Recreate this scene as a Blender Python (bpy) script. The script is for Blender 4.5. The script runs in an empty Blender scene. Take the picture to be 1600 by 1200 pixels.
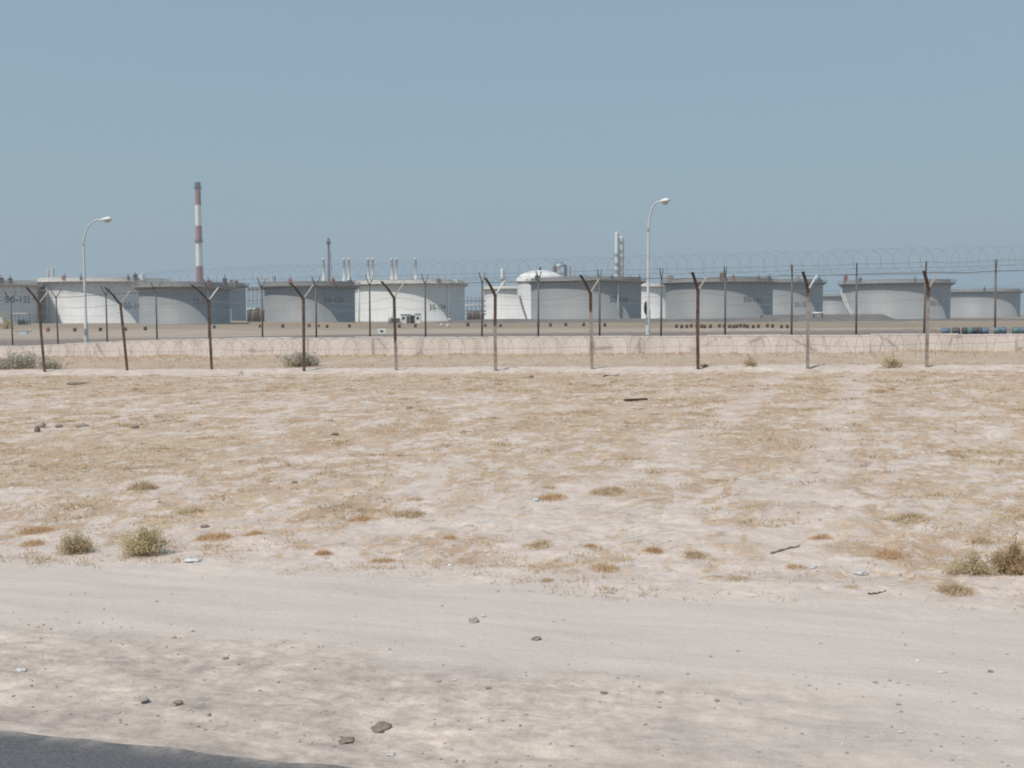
import bpy, math, random
from mathutils import Vector, Matrix, noise as mnoise

random.seed(7)
R = math.radians
sc = bpy.context.scene
COL = sc.collection

# ------------------------------------------------------------------ camera
F = 1715.0                      # focal length in pixels of a 1600 px wide frame
EYE = Vector((0, 0, 1.5))
cam_d = bpy.data.cameras.new('camera')
cam = bpy.data.objects.new('camera', cam_d)
COL.objects.link(cam)
cam_d.sensor_width = 36
cam_d.lens = 36 * F / 1600
cam_d.clip_start = 0.05
cam_d.clip_end = 9000
ROT = Matrix.Rotation(R(90 - 3.63), 4, 'X') @ Matrix.Rotation(R(-0.25), 4, 'Z')
cam.matrix_world = Matrix.Translation(EYE) @ ROT
sc.camera = cam

def ray(px, py):
    return (ROT.to_3x3() @ Vector(((px - 800) / F, -(py - 600) / F, -1.0)))

def at(px, py, Y):
    d = ray(px, py)
    return EYE + d * (Y / d.y)

# ------------------------------------------------------------------ ground shape
A18 = R(18.1)
CA, SA = math.cos(A18), math.sin(A18)
VW = 37.04
def to_uv(x, y): return x * CA - y * SA, x * SA + y * CA
def to_xy(u, v): return u * CA + v * SA, -u * SA + v * CA
def lerp(a, b, t): return a + (b - a) * t
def sstep(a, b, x):
    t = min(1, max(0, (x - a) / (b - a))); return t * t * (3 - 2 * t)
def interp(tab, x):
    if x <= tab[0][0]: return tab[0][1]
    for (a, p), (b, q) in zip(tab, tab[1:]):
        if x <= b: return p + (q - p) * (x - a) / (b - a)
    return tab[-1][1]
WALLTOP = [(-60, .5), (-21.5, .53), (-18.5, .615), (-15.5, .71), (-12, .79), (-8.7, .78), (0, .715), (8.5, .67), (15.8, .635), (60, .6)]
def tilt(x, v):
    return 0.0134 * max(-60, min(60, x)) * (1 - sstep(45, 190, v))
def road_edge(u): return 3.20 + .035 * (u + 3.0) + .035 * mnoise.noise((u * 1.3, 0, 3)) + .022 * mnoise.noise((u * 5, 0, 9)) + .012 * mnoise.noise((u * 13, 0, 9))
def fence_v(u): return 27.3 + (u + 23.9) * (2.1 / 25.3)
def fine(u, v):
    """small bumps of the sandy field"""
    f = sstep(5.0, 7.5, v) * (1 - sstep(33, 40, v))
    h = 0.0
    if f > 0:
        h += f * (.014 * mnoise.noise((u * .9, v * .9, 0)) + .020 * mnoise.noise((u * 2.6, v * 2.6, 5)) + .026 * mnoise.noise((u * 6.5, v * 6.5, 8)))
    if v < 7.5:
        h += .010 * mnoise.noise((u * 1.5, v * 2.5, 2))
        g = (1 - sstep(4.0, 5.0, v)) * sstep(3.2, 3.5, v)
        h += g * .022 * mnoise.noise((u * 4, v * 8, 12))
    return h
def height(x, y, detail=True):
    u, v = to_uv(x, y)
    top = interp(WALLTOP, x)
    if v < VW + .12:
        h = 0.0
        fv = fence_v(u)
        h += .17 * math.exp(-((v - fv + .9) / .8) ** 2) * (0.6 + .6 * mnoise.noise((u * .25, 1, 1)))
        h -= .10 * sstep(fv, fv + 2.0, v) * (1 - sstep(33, 36, v))
        if v < 3.6: h -= .012
        h += .09 * sstep(35.4, 37, v) * (1 + mnoise.noise((u * .4, 4, 4)))
        if detail: h += fine(u, v)
    else:
        g = top - .10
        if v < 46: h = g
        elif v < 115: h = lerp(g, -.5, (v - 46) / 69)
        elif v < 250: h = lerp(-.5, -.95, (v - 115) / 135)
        else: h = -.95
    return h + tilt(x, v)

def ground(px, py, detail=False):
    d = ray(px, py)
    t = 2.0
    step = .05
    p = EYE.copy()
    while t < 1500:
        q = EYE + d * t
        if q.z <= height(q.x, q.y, detail):
            lo, hi = t - step, t
            for _ in range(18):
                m = (lo + hi) / 2
                q = EYE + d * m
                if q.z <= height(q.x, q.y, detail): hi = m
                else: lo = m
            q = EYE + d * hi
            return Vector((q.x, q.y, height(q.x, q.y, True)))
        step = max(.03, t * .006)
        t += step
    return EYE + d * 1500
def on_ground(x, y): return Vector((x, y, height(x, y)))

# ------------------------------------------------------------------ mesh helper
class MB:
    def __init__(s): s.v = []; s.f = []; s.sm = []
    def add(s, vs, fs, smooth=False):
        o = len(s.v); s.v += [tuple(p) for p in vs]
        for f in fs: s.f.append(tuple(i + o for i in f)); s.sm.append(smooth)
        return s
    def box(s, c, size, rz=0, taper=1.0):
        x, y, z = size[0] / 2, size[1] / 2, size[2] / 2
        m = Matrix.Rotation(rz, 3, 'Z'); c = Vector(c)
        vs = []
        for dz, k in ((-z, 1), (z, taper)):
            for dx, dy in ((-x, -y), (x, -y), (x, y), (-x, y)):
                vs.append(c + m @ Vector((dx * k, dy * k, dz)))
        return s.add(vs, [(3, 2, 1, 0), (4, 5, 6, 7), (0, 1, 5, 4), (1, 2, 6, 5), (2, 3, 7, 6), (3, 0, 4, 7)])
    def tube(s, pts, r, n=6, cap=True, smooth=True):
        pts = [Vector(p) for p in pts]
        rs = r if isinstance(r, (list, tuple)) else [r] * len(pts)
        up = None; vs = []
        for i, p in enumerate(pts):
            a = pts[max(0, i - 1)]; b = pts[min(len(pts) - 1, i + 1)]
            t = (b - a).normalized()
            if up is None:
                up = t.orthogonal().normalized()
            up = (up - t * up.dot(t))
            if up.length < 1e-6: up = t.orthogonal()
            up.normalize(); w = t.cross(up)
            for k in range(n):
                an = 2 * math.pi * k / n
                vs.append(p + (up * math.cos(an) + w * math.sin(an)) * rs[i])
        fs = []
        for i in range(len(pts) - 1):
            for k in range(n):
                fs.append((i * n + k, i * n + (k + 1) % n, (i + 1) * n + (k + 1) % n, (i + 1) * n + k))
        s.add(vs, fs, smooth)
        if cap:
            o = len(s.v) - len(vs); L = (len(pts) - 1) * n
            s.f.append(tuple(o + k for k in reversed(range(n)))); s.sm.append(False)
            s.f.append(tuple(o + L + k for k in range(n))); s.sm.append(False)
        return s
    def lathe(s, prof, n=32, c=(0, 0, 0), smooth=True, close=False):
        c = Vector(c); vs = []
        for r, z in prof:
            for k in range(n):
                an = 2 * math.pi * k / n
                vs.append(c + Vector((r * math.cos(an), r * math.sin(an), z)))
        fs = []
        m = len(prof)
        for i in range(m - 1 + (1 if close else 0)):
            j = (i + 1) % m
            for k in range(n):
                fs.append((i * n + k, i * n + (k + 1) % n, j * n + (k + 1) % n, j * n + k))
        return s.add(vs, fs, smooth)
    def build(s, name, mat, parent=None, loc=None, smooth=None):
        me = bpy.data.meshes.new(name)
        me.from_pydata(s.v, [], s.f)
        me.polygons.foreach_set('use_smooth', s.sm if smooth is None else [smooth] * len(s.f))
        me.update()
        if mat is not None: me.materials.append(mat)
        o = bpy.data.objects.new(name, me)
        COL.objects.link(o)
        if parent is not None: o.parent = parent
        if loc is not None: o.location = loc
        return o

def tag(o, label=None, cat=None, group=None, kind=None):
    if label: o['label'] = label
    if cat: o['category'] = cat
    if group: o['group'] = group
    if kind: o['kind'] = kind
    return o
def empty(name, loc, label, cat, group=None, rz=0):
    o = bpy.data.objects.new(name, None)
    COL.objects.link(o); o.location = loc; o.rotation_euler.z = rz
    o.empty_display_size = .3
    return tag(o, label, cat, group)
def copy_tree(o, parent=None):
    c = o.copy(); COL.objects.link(c); c.parent = parent
    for ch in [x for x in COL.objects if x.parent == o]: copy_tree(ch, c)
    return c

# ------------------------------------------------------------------ materials
class NT:
    def __init__(s, name):
        s.m = bpy.data.materials.new(name); s.m.use_nodes = True
        s.t = s.m.node_tree; s.t.nodes.clear()
        s.out = s.n('ShaderNodeOutputMaterial')
    def n(s, typ, **kw):
        nd = s.t.nodes.new(typ)
        for k, v in kw.items(): setattr(nd, k, v)
        return nd
    def l(s, a, b): s.t.links.new(a, b)
    def put(s, inp, v):
        if isinstance(v, bpy.types.NodeSocket): s.l(v, inp)
        else: inp.default_value = v
    def math(s, op, a, b=0.0, c=0.0, clamp=False):
        nd = s.n('ShaderNodeMath', operation=op); nd.use_clamp = clamp
        s.put(nd.inputs[0], a); s.put(nd.inputs[1], b)
        if len(nd.inputs) > 2: s.put(nd.inputs[2], c)
        return nd.outputs[0]
    def mix(s, fac, a, b):
        nd = s.n('ShaderNodeMix', data_type='RGBA')
        s.put(nd.inputs[0], fac); s.put(nd.inputs[6], col(a)); s.put(nd.inputs[7], col(b))
        return nd.outputs[2]
    def scale(s, c, k):
        nd = s.n('ShaderNodeMix', data_type='RGBA', blend_type='MULTIPLY')
        nd.inputs[0].default_value = 1
        s.put(nd.inputs[6], col(c))
        cc = s.n('ShaderNodeCombineColor')
        for i in range(3): s.put(cc.inputs[i], k)
        s.l(cc.outputs[0], nd.inputs[7])
        return nd.outputs[2]
    def sm(s, x, a, b):
        nd = s.n('ShaderNodeMapRange', interpolation_type='SMOOTHSTEP')
        s.put(nd.inputs[0], x); s.put(nd.inputs[1], a); s.put(nd.inputs[2], b)
        return nd.outputs[0]
    def lin(s, x, a, b, c, d):
        nd = s.n('ShaderNodeMapRange')
        s.put(nd.inputs[0], x)
        for i, q in enumerate((a, b, c, d)): s.put(nd.inputs[1 + i], q)
        return nd.outputs[0]
    def noise(s, vec, scale, detail=4, rough=.55, dist=0):
        nd = s.n('ShaderNodeTexNoise')
        s.l(vec, nd.inputs['Vector'])
        nd.inputs['Scale'].default_value = scale; nd.inputs['Detail'].default_value = detail
        nd.inputs['Roughness'].default_value = rough; nd.inputs['Distortion'].default_value = dist
        return nd.outputs[0]
    def mapping(s, vec, scale=(1, 1, 1), rot=(0, 0, 0)):
        nd = s.n('ShaderNodeMapping'); s.l(vec, nd.inputs[0])
        nd.inputs['Scale'].default_value = scale; nd.inputs['Rotation'].default_value = rot
        return nd.outputs[0]
    def obj(s): return s.n('ShaderNodeTexCoord').outputs['Object']
    def finish(s, color, rough=.8, metal=0, bump=None, bstr=.3, bdist=.02, spec=.3):
        p = s.n('ShaderNodeBsdfPrincipled')
        s.put(p.inputs['Base Color'], col(color)); s.put(p.inputs['Roughness'], rough)
        s.put(p.inputs['Metallic'], metal); p.inputs['Specular IOR Level'].default_value = spec
        if bump is not None:
            b = s.n('ShaderNodeBump'); b.inputs['Strength'].default_value = bstr; b.inputs['Distance'].default_value = bdist
            s.l(bump, b.inputs['Height']); s.l(b.outputs[0], p.inputs['Normal'])
        s.l(p.outputs[0], s.out.inputs[0])
        return s.m
def col(c):
    if isinstance(c, (tuple, list)) and len(c) == 3: return (c[0], c[1], c[2], 1)
    return c

def simple(name, c, var=.15, scale=3, rough=.75, metal=0, c2=None, spec=.3):
    t = NT(name); o = t.obj()
    n = t.noise(o, scale, 5, .6)
    if c2 is None:
        cc = t.scale(c, t.lin(n, .3, .7, 1 - var, 1 + var))
    else:
        cc = t.mix(t.sm(n, .38, .62), c, c2)
    return t.finish(cc, rough, metal, n, .15, .01, spec)

def shell_mat(name, c):
    t = NT(name); o = t.obj()
    sp = t.n('ShaderNodeSeparateXYZ'); t.l(o, sp.inputs[0])
    z = sp.outputs[2]
    seam = t.math('FRACT', t.math('DIVIDE', z, 2.42))
    line = t.math('LESS_THAN', seam, .045)
    st = t.noise(t.mapping(o, (1, 1, .06)), 1.1, 5, .6)
    big = t.noise(o, .12, 3, .5)
    k = t.math('MULTIPLY', t.lin(st, .3, .7, .94, 1.05), t.lin(big, .3, .7, .92, 1.07))
    k = t.math('MULTIPLY', k, t.math('SUBTRACT', 1, t.math('MULTIPLY', line, .14)))
    rust = t.math('MULTIPLY', t.sm(t.noise(t.mapping(o, (1, 1, .12)), .8, 6, .7), .55, .74), .18)
    cc = t.mix(rust, t.scale(c, k), (.30, .22, .16))
    return t.finish(cc, .55, 0, seam, .05, .02, .3)

def post_mat(name, h, ragged=.22):
    """steel post: rusty above height h, bare galvanised / whitewashed below, rusty foot"""
    t = NT(name); o = t.obj()
    sp = t.n('ShaderNodeSeparateXYZ'); t.l(o, sp.inputs[0])
    n = t.noise(o, 5, 5, .7)
    z = t.math('ADD', sp.outputs[2], t.math('MULTIPLY', t.math('SUBTRACT', n, .5), ragged * 2))
    up = t.sm(z, h - .05, h + .08)
    rust = t.mix(t.sm(t.noise(o, 14, 4, .7), .35, .65), (.055, .038, .030), (.12, .075, .05))
    pale = t.mix(t.sm(t.noise(o, 9, 5, .7), .4, .7), (.31, .275, .25), (.19, .14, .115))
    return t.finish(t.mix(up, pale, rust), .8, .1, n, .3, .01)

M = {}
M['white_shell'] = shell_mat('white_tank_paint', (.61, .605, .585))
M['grey_shell'] = shell_mat('grey_tank_paint', (.255, .26, .262))
M['pale_shell'] = shell_mat('pale_grey_tank_paint', (.295, .30, .302))
M['rim_white'] = simple('cream_rim_paint', (.62, .575, .50), .12, 1.2)
M['rim_grey'] = simple('grey_rim_paint', (.33, .31, .285), .14, 1.2)
M['number'] = simple('black_number_paint', (.055, .055, .06), .2, 2)
M['post_grey'] = simple('dull_grey_post_paint', (.135, .13, .125), .25, 5, .7, .1)
M['white_metal'] = simple('white_painted_metal', (.72, .72, .70), .08, 2, .5)
M['grey_metal'] = simple('grey_galvanised_metal', (.30, .31, .32), .18, 4, .55, .2)
M['dark_metal'] = simple('dark_weathered_metal', (.095, .09, .085), .25, 5, .7, .1)
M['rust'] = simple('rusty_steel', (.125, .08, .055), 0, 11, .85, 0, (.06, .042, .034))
M['dull_rust'] = simple('dull_reddish_steel', (.20, .115, .10), .25, 3, .8)
M['red'] = simple('red_paint', (.30, .10, .085), .2, 2, .6)
M['band_red'] = simple('faded_red_band_paint', (.34, .16, .14), .2, .25, .7)
M['band_white'] = simple('faded_white_band_paint', (.74, .73, .70), .08, .25, .7)
M['soot'] = simple('sooty_concrete', (.12, .11, .115), .25, .6)
M['lamp_paint'] = simple('pale_grey_lamp_paint', (.58, .585, .58), .06, 3, .45)
M['lens'] = simple('frosted_lamp_lens', (.55, .52, .46), .05, 6, .25)
M['block'] = simple('dark_red_brown_block_paint', (.13, .055, .045), .3, 3)
M['block_dark'] = simple('dark_grey_block_paint', (.065, .06, .065), .3, 3)
M['block_orange'] = simple('orange_brown_block_paint', (.34, .12, .055), .25, 3)
M['pale_block'] = simple('pale_concrete_block', (.55, .51, .45), .12, 3)
M['blue_drum'] = simple('dull_blue_drum_plastic', (.10, .15, .22), .25, 4, .5)
M['teal_drum'] = simple('dull_teal_drum_plastic', (.11, .19, .20), .25, 4, .5)
M['black_drum'] = simple('dark_drum_plastic', (.085, .08, .085), .25, 4, .5)
M['olive'] = simple('olive_equipment_paint', (.09, .095, .06), .2, 3)
M['glass'] = simple('dark_window_glass', (.03, .035, .045), .1, 3, .2, 0, None, .5)
M['stone'] = simple('grey_brown_stone', (.34, .295, .265), .25, 9, .9)
M['arm_lit'] = simple('sunlit_tan_steel', (.30, .265, .235), .2, 9, .8)  # pale tone paints sunlight onto the right arms of the near posts
M['pale_stone'] = simple('pale_grey_stone', (.50, .47, .45), .2, 9, .9)
M['dark_stone'] = simple('dark_brown_stone', (.19, .15, .125), .35, 14, .95, 0, (.29, .235, .20))
M['wood'] = simple('weathered_dark_wood', (.10, .07, .045), .3, 12, .9)
M['bark'] = simple('grey_brown_bark', (.24, .20, .165), .3, 10, .9)
M['plastic'] = simple('crumpled_white_plastic', (.62, .62, .62), .08, 9, .4)
M['blue_plastic'] = simple('pale_blue_plastic', (.55, .64, .70), .08, 9, .4)
M['wire'] = simple('dull_steel_wire', (.22, .205, .19), .2, 4, .6, .3)
M['straw_stem'] = simple('straw_stems', (.46, .36, .24), .25, 10, .95)
def leaf_mat(name, a, b, scale=9, tr=.38):
    t = NT(name); o = t.obj()
    c = t.mix(t.sm(t.noise(o, scale, 4, .6), .38, .62), a, b)
    p = t.n('ShaderNodeBsdfPrincipled'); t.put(p.inputs['Base Color'], c); p.inputs['Roughness'].default_value = .9
    p.inputs['Specular IOR Level'].default_value = .15
    q = t.n('ShaderNodeBsdfTranslucent'); t.put(q.inputs['Color'], c)
    m = t.n('ShaderNodeMixShader'); m.inputs[0].default_value = tr
    t.l(p.outputs[0], m.inputs[1]); t.l(q.outputs[0], m.inputs[2]); t.l(m.outputs[0], t.out.inputs[0])
    return t.m
M['grey_leaf'] = leaf_mat('grey_green_leaves', (.48, .45, .355), (.58, .54, .445))
M['olive_leaf'] = leaf_mat('olive_green_leaves', (.58, .495, .29), (.68, .585, .38), 12)
M['tan_leaf'] = leaf_mat('tan_dry_leaves', (.56, .435, .29), (.64, .52, .36), 8)
M['orange_leaf'] = leaf_mat('orange_brown_stalks', (.60, .41, .235), (.66, .48, .30), 8)
M['yellow_leaf'] = leaf_mat('straw_yellow_stalks', (.62, .52, .34), (.54, .44, .28), 8)
M['brown_leaf'] = leaf_mat('brown_dry_stalks', (.48, .34, .205), (.58, .43, .28), 8)

# ------------------------------------------------------------------ ground sheet
def grass_amount(u, v):
    if v < 5.0: return 0.0
    a = mnoise.noise((u * 1.9, v * .75, 0)) * .55 + mnoise.noise((u * 3.8, v * 1.5, 4)) * .45
    b = mnoise.noise((u * .16, v * .20, 7))
    c = mnoise.noise((u * .45, v * .45, 21))
    g = .545 + a * .42 + b * .16 + c * .16
    g += .10 * sstep(15, 24, v)
    edge = 5.75 + .035 * u + .5 * mnoise.noise((u * .5, 0, 2)) + .25 * mnoise.noise((u * 1.7, 3, 2))
    g *= sstep(edge - .15, edge + .7, v)
    g *= 1 - .12 * (1 - sstep(edge + .5, edge + 3.5, v))
    fv = fence_v(u)
    g *= 1 - .6 * sstep(fv - 2.6, fv - 1.6, v) * (1 - sstep(fv - .3, fv + .3, v))
    return max(0, min(1, g))

def axis(spec):
    out = []
    for a, b, st in spec:
        n = max(1, round((b - a) / st))
        out += [a + (b - a) * i / n for i in range(n)]
    out.append(spec[-1][1]); return out
US = axis([(-2700, -600, 150), (-600, -100, 25), (-100, -34, 3), (-34, -16, .25), (-16, -7, .14), (-7, 5, .075), (5, 16, .14), (16, 34, .4), (34, 100, 3), (100, 600, 25), (600, 2700, 150)])
VS = axis([(-300, -20, 40), (-20, 2, 2), (2, 3, .2), (3, 8, .05), (8, 20, .10), (20, VW, .14), (VW, VW + .08, .08)]) [:-1] + [VW + .11] + axis([(VW + .135, VW + .2, .065), (VW + .2, 46, .6), (46, 120, 3), (120, 300, 12), (300, 2700, 120)])
nu, nv = len(US), len(VS)
verts = []; gatt = []
for v in VS:
    for u in US:
        x, y = to_xy(u, v)
        near = abs(u) < 36 and 2 < v < 40
        verts.append((x, y, height(x, y, near)))
        gatt.append(grass_amount(u, v) if near else .4)
faces = [(j * nu + i, j * nu + i + 1, (j + 1) * nu + i + 1, (j + 1) * nu + i) for j in range(nv - 1) for i in range(nu - 1)]
gm = bpy.data.meshes.new('desert_ground')
gm.from_pydata(verts, [], faces)
gm.polygons.foreach_set('use_smooth', [True] * len(faces))
att = gm.attributes.new('grass', 'FLOAT', 'POINT')
att.data.foreach_set('value', gatt)
gm.update()
go = bpy.data.objects.new('desert_ground', gm); COL.objects.link(go)
tag(go, kind='structure')

def ground_material():
    t = NT('desert_sand')
    o = t.obj()
    p = t.mapping(o, (1, 1, 1), (0, 0, A18))
    sp = t.n('ShaderNodeSeparateXYZ'); t.l(p, sp.inputs[0])
    u, v = sp.outputs[0], sp.outputs[1]
    an = t.n('ShaderNodeAttribute', attribute_name='grass').outputs['Fac']
    big = t.noise(p, .35, 5, .6)
    mid = t.noise(p, 2.2, 6, .65)
    finen = t.noise(t.mapping(p, (1, .9, 1)), 10, 6, .74)
    grain = t.noise(p, 60, 4, .7)
    streak = t.noise(t.mapping(p, (.16, 1.3, 1)), 4.2, 7, .72)
    streak2 = t.noise(t.mapping(p, (.10, 1, 1)), 13, 4, .65)
    # vehicle track of packed pale sand
    track = t.mix(t.sm(big, .35, .65), (.507, .446, .407), (.532, .466, .42))
    track = t.scale(track, t.math('MULTIPLY', t.lin(streak, .3, .7, .90, 1.09), t.lin(grain, .3, .7, .94, 1.06)))
    # gravelly shoulder by the asphalt
    shb = t.noise(t.mapping(p, (.5, 1, 1)), 1.9, 7, .72, .4)
    shoulder = t.mix(t.sm(shb, .40, .64), (.55, .465, .403), (.415, .352, .317))
    shoulder = t.scale(shoulder, t.math('MULTIPLY', t.lin(t.noise(t.mapping(p, (.4, 1, 1)), 16, 5, .75), .3, .7, .72, 1.2), t.lin(finen, .3, .7, .74, 1.2)))
    sfac = t.sm(t.math('ADD', v, t.math('MULTIPLY', t.math('SUBTRACT', shb, .5), 1.1)), 4.55, 4.15)
    sfac = t.math('MULTIPLY', sfac, t.lin(u, -1.2, .8, 1, .10))
    c = t.mix(sfac, track, shoulder)
    # field: pale sand between dry flattened grass
    sand = t.mix(t.sm(mid, .35, .65), (.635, .545, .487), (.575, .485, .427))
    sand = t.scale(sand, t.math('MULTIPLY', t.lin(finen, .3, .7, .82, 1.12), t.lin(t.noise(t.mapping(p, (.6, 1, 1)), 3.1, 7, .8), .35, .65, .84, 1.10)))
    straw = t.mix(t.sm(t.noise(p, 1.1, 4, .6), .38, .62), (.505, .385, .28), (.445, .32, .225))
    straw = t.scale(straw, t.lin(finen, .28, .72, .66, 1.25))
    mott = t.noise(t.mapping(p, (1.5, .8, 1)), 3.6, 8, .76, .5)
    g = t.math('ADD', an, t.math('MULTIPLY', t.math('SUBTRACT', finen, .5), 1.0))
    g = t.math('ADD', g, t.math('MULTIPLY', t.math('SUBTRACT', mott, .5), 2.6))
    g = t.math('ADD', g, t.math('MULTIPLY', t.math('SUBTRACT', mid, .5), .5))
    gf = t.math('MULTIPLY', t.sm(g, .36, .60), .92)
    # two pale wheel ruts crossing the field
    gx = t.n('ShaderNodeSeparateXYZ'); t.l(o, gx.inputs[0])
    d = t.math('ADD', t.math('ADD', t.math('MULTIPLY', gx.outputs[0], RUT[0]), t.math('MULTIPLY', gx.outputs[1], RUT[1])), RUT[2])
    d = t.math('ADD', d, t.math('MULTIPLY', t.math('SUBTRACT', big, .5), 1.2))
    d = t.math('ABSOLUTE', t.math('SUBTRACT', t.math('ABSOLUTE', d), .8))
    rut = t.math('MULTIPLY', t.sm(d, .34, .08), .62)
    gf = t.math('MULTIPLY', gf, t.math('SUBTRACT', 1, rut))
    field = t.mix(gf, sand, straw)
    speck = t.sm(t.noise(t.mapping(p, (.7, 1, 1)), 7.5, 4, .8), .60, .70)
    field = t.mix(t.math('MULTIPLY', speck, .60), field, (.19, .14, .105))
    edge = t.math('ADD', t.math('MULTIPLY', u, .035), t.math('ADD', 5.75, t.math('MULTIPLY', t.math('SUBTRACT', mid, .5), 1.0)))
    ff = t.sm(t.math('SUBTRACT', v, edge), -.25, .45)
    c = t.mix(ff, c, field)
    # yard behind the wall
    yard_n = t.noise(t.mapping(p, (.12, .4, 1)), .35, 6, .65)
    grey = t.mix(t.sm(yard_n, .4, .6), (.255, .218, .19), (.21, .18, .16))
    tan = t.mix(t.sm(yard_n, .4, .6), (.40, .335, .28), (.34, .28, .23))
    scrub = t.mix(t.sm(yard_n, .4, .6), (.25, .195, .145), (.33, .265, .20))
    vv = t.math('ADD', v, t.math('MULTIPLY', t.math('SUBTRACT', yard_n, .5), 40))
    y = t.mix(t.sm(vv, 62, 95), grey, tan)
    y = t.mix(t.sm(vv, 135, 175), y, scrub)
    y = t.mix(t.sm(v, 700, 1500), y, (.36, .31, .26))
    c = t.mix(t.sm(v, VW - .1, VW + .6), c, y)
    # darker tan-brown band on the sand below the wall
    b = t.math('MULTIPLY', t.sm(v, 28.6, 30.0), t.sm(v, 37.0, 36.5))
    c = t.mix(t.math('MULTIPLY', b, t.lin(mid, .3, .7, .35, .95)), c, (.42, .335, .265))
    h = t.math('ADD', t.math('MULTIPLY', finen, .7), t.math('MULTIPLY', grain, .25))
    h = t.math('ADD', h, t.math('MULTIPLY', streak2, .4))
    h = t.math('MULTIPLY', h, t.lin(ff, 0, 1, .55, .9))
    h = t.math('ADD', h, t.math('MULTIPLY', t.math('MULTIPLY', t.noise(p, 7, 5, .72), 1.1), ff))
    return t.finish(c, .95, 0, h, .62, .042, .1)
_a, _b = ground(1080, 810), ground(1240, 630)
_n = Vector((-(_b - _a).y, (_b - _a).x)).normalized()
RUT = (_n.x, _n.y, -(_n.x * _a.x + _n.y * _a.y))
gm.materials.append(ground_material())

# ------------------------------------------------------------------ asphalt road
def asphalt():
    t = NT('asphalt'); o = t.obj()
    p = t.mapping(o, (1, 1, 1), (0, 0, A18))
    n = t.noise(p, 90, 4, .7); s = t.noise(t.mapping(p, (.05, 1, 1)), 5, 5, .6)
    c = t.scale((.105, .105, .11), t.math('MULTIPLY', t.lin(n, .3, .7, .62, 1.4), t.lin(s, .3, .7, .93, 1.07)))
    sp = t.n('ShaderNodeSeparateXYZ'); t.l(p, sp.inputs[0])
    dust = t.math('MULTIPLY', t.sm(t.math('SUBTRACT', sp.outputs[1], t.math('MULTIPLY', sp.outputs[0], .035)), 3.16, 3.32), t.lin(t.noise(p, 7, 6, .75), .40, .62, 0, .85))
    c = t.mix(dust, c, (.38, .33, .29))
    return t.finish(c, .85, 0, n, .5, .006, .3)
rb = MB()
uu = axis([(-400, -30, 20), (-30, -8, 1), (-8, 6, .08), (6, 30, 1), (30, 400, 20)])
rows = []
for u in uu:
    e = road_edge(u) if abs(u) < 60 else 3.2
    line = []
    for v, dz in ((-5.0, .004), (e - 1.2, .006), (e - .03, .006), (e, -.05)):
        x, y = to_xy(u, v); line.append((x, y, tilt(x, v) + dz))
    rows.append(line)
vs = [p for r in rows for p in r]
fs = [(i * 4 + k, (i + 1) * 4 + k, (i + 1) * 4 + k + 1, i * 4 + k + 1) for i in range(len(rows) - 1) for k in range(3)]
rb.add(vs, fs, False)
ro = rb.build('road', asphalt()); tag(ro, kind='structure')

# ------------------------------------------------------------------ low concrete wall
def wall_mat():
    t = NT('pale_concrete'); o = t.obj()
    p = t.mapping(o, (1, 1, 1), (0, 0, A18))
    a = t.noise(t.mapping(p, (1, 1, .35)), 1.3, 6, .65); b = t.noise(p, 18, 5, .7)
    c = t.mix(t.sm(a, .36, .66), (.69, .615, .56), (.57, .50, .45))
    c = t.scale(c, t.lin(b, .3, .7, .82, 1.12))
    crack = t.n('ShaderNodeTexVoronoi', feature='DISTANCE_TO_EDGE')
    t.l(t.mapping(p, (.55, 1, .35)), crack.inputs['Vector']); crack.inputs['Scale'].default_value = 1.3
    cr = t.math('MULTIPLY', t.sm(crack.outputs['Distance'], .035, .008), t.sm(a, .42, .6))
    c = t.mix(t.math('MULTIPLY', cr, .55), c, (.22, .18, .16))
    return t.finish(c, .9, 0, b, .4, .01, .15)
wall = empty('retaining_wall', on_ground(*to_xy(0, VW)), 'long low pale concrete wall with sunlit white coping below the rear fence', 'wall')
wloc = wall.location.copy()
pm, cm, jm = MB(), MB(), MB()
panel = 2.6; k = -26
us = [i * panel for i in range(-26, 22)]
for i in range(len(us) - 1):
    u0, u1 = us[i] + .003, us[i + 1] - .003
    vs = []; vs2 = []
    for u in (u0, u1):
        x, y = to_xy(u, VW)
        zt = interp(WALLTOP, x) + tilt(x, VW); zb = tilt(x, VW) - .25
        if i % 1 == 0: zt += .014 * math.sin(i * 2.7) + (.012 * math.sin(i * 5.1) if u == u0 else 0)
        for v, z in ((VW - .10, zb), (VW + .10, zb), (VW + .10, zt - .05), (VW - .10, zt - .05)):
            xx, yy = to_xy(u, v); vs.append(Vector((xx, yy, z)) - wloc)
        for v, z in ((VW - .106, zt - .046), (VW + .115, zt - .046), (VW + .115, zt), (VW - .106, zt)):
            xx, yy = to_xy(u, v); vs2.append(Vector((xx, yy, z)) - wloc)
    fs = [(0, 1, 2, 3), (7, 6, 5, 4), (0, 4, 5, 1), (1, 5, 6, 2), (2, 6, 7, 3), (3, 7, 4, 0)]
    pm.add(vs, fs); cm.add(vs2, fs)
pm.build('wall_panels', wall_mat(), wall)
cm.build('coping', simple('sunlit_coping_concrete', (.62, .57, .53), .12, 4, .9), wall)  # pale tone puts the sunlit wall top into the coping colour

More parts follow.
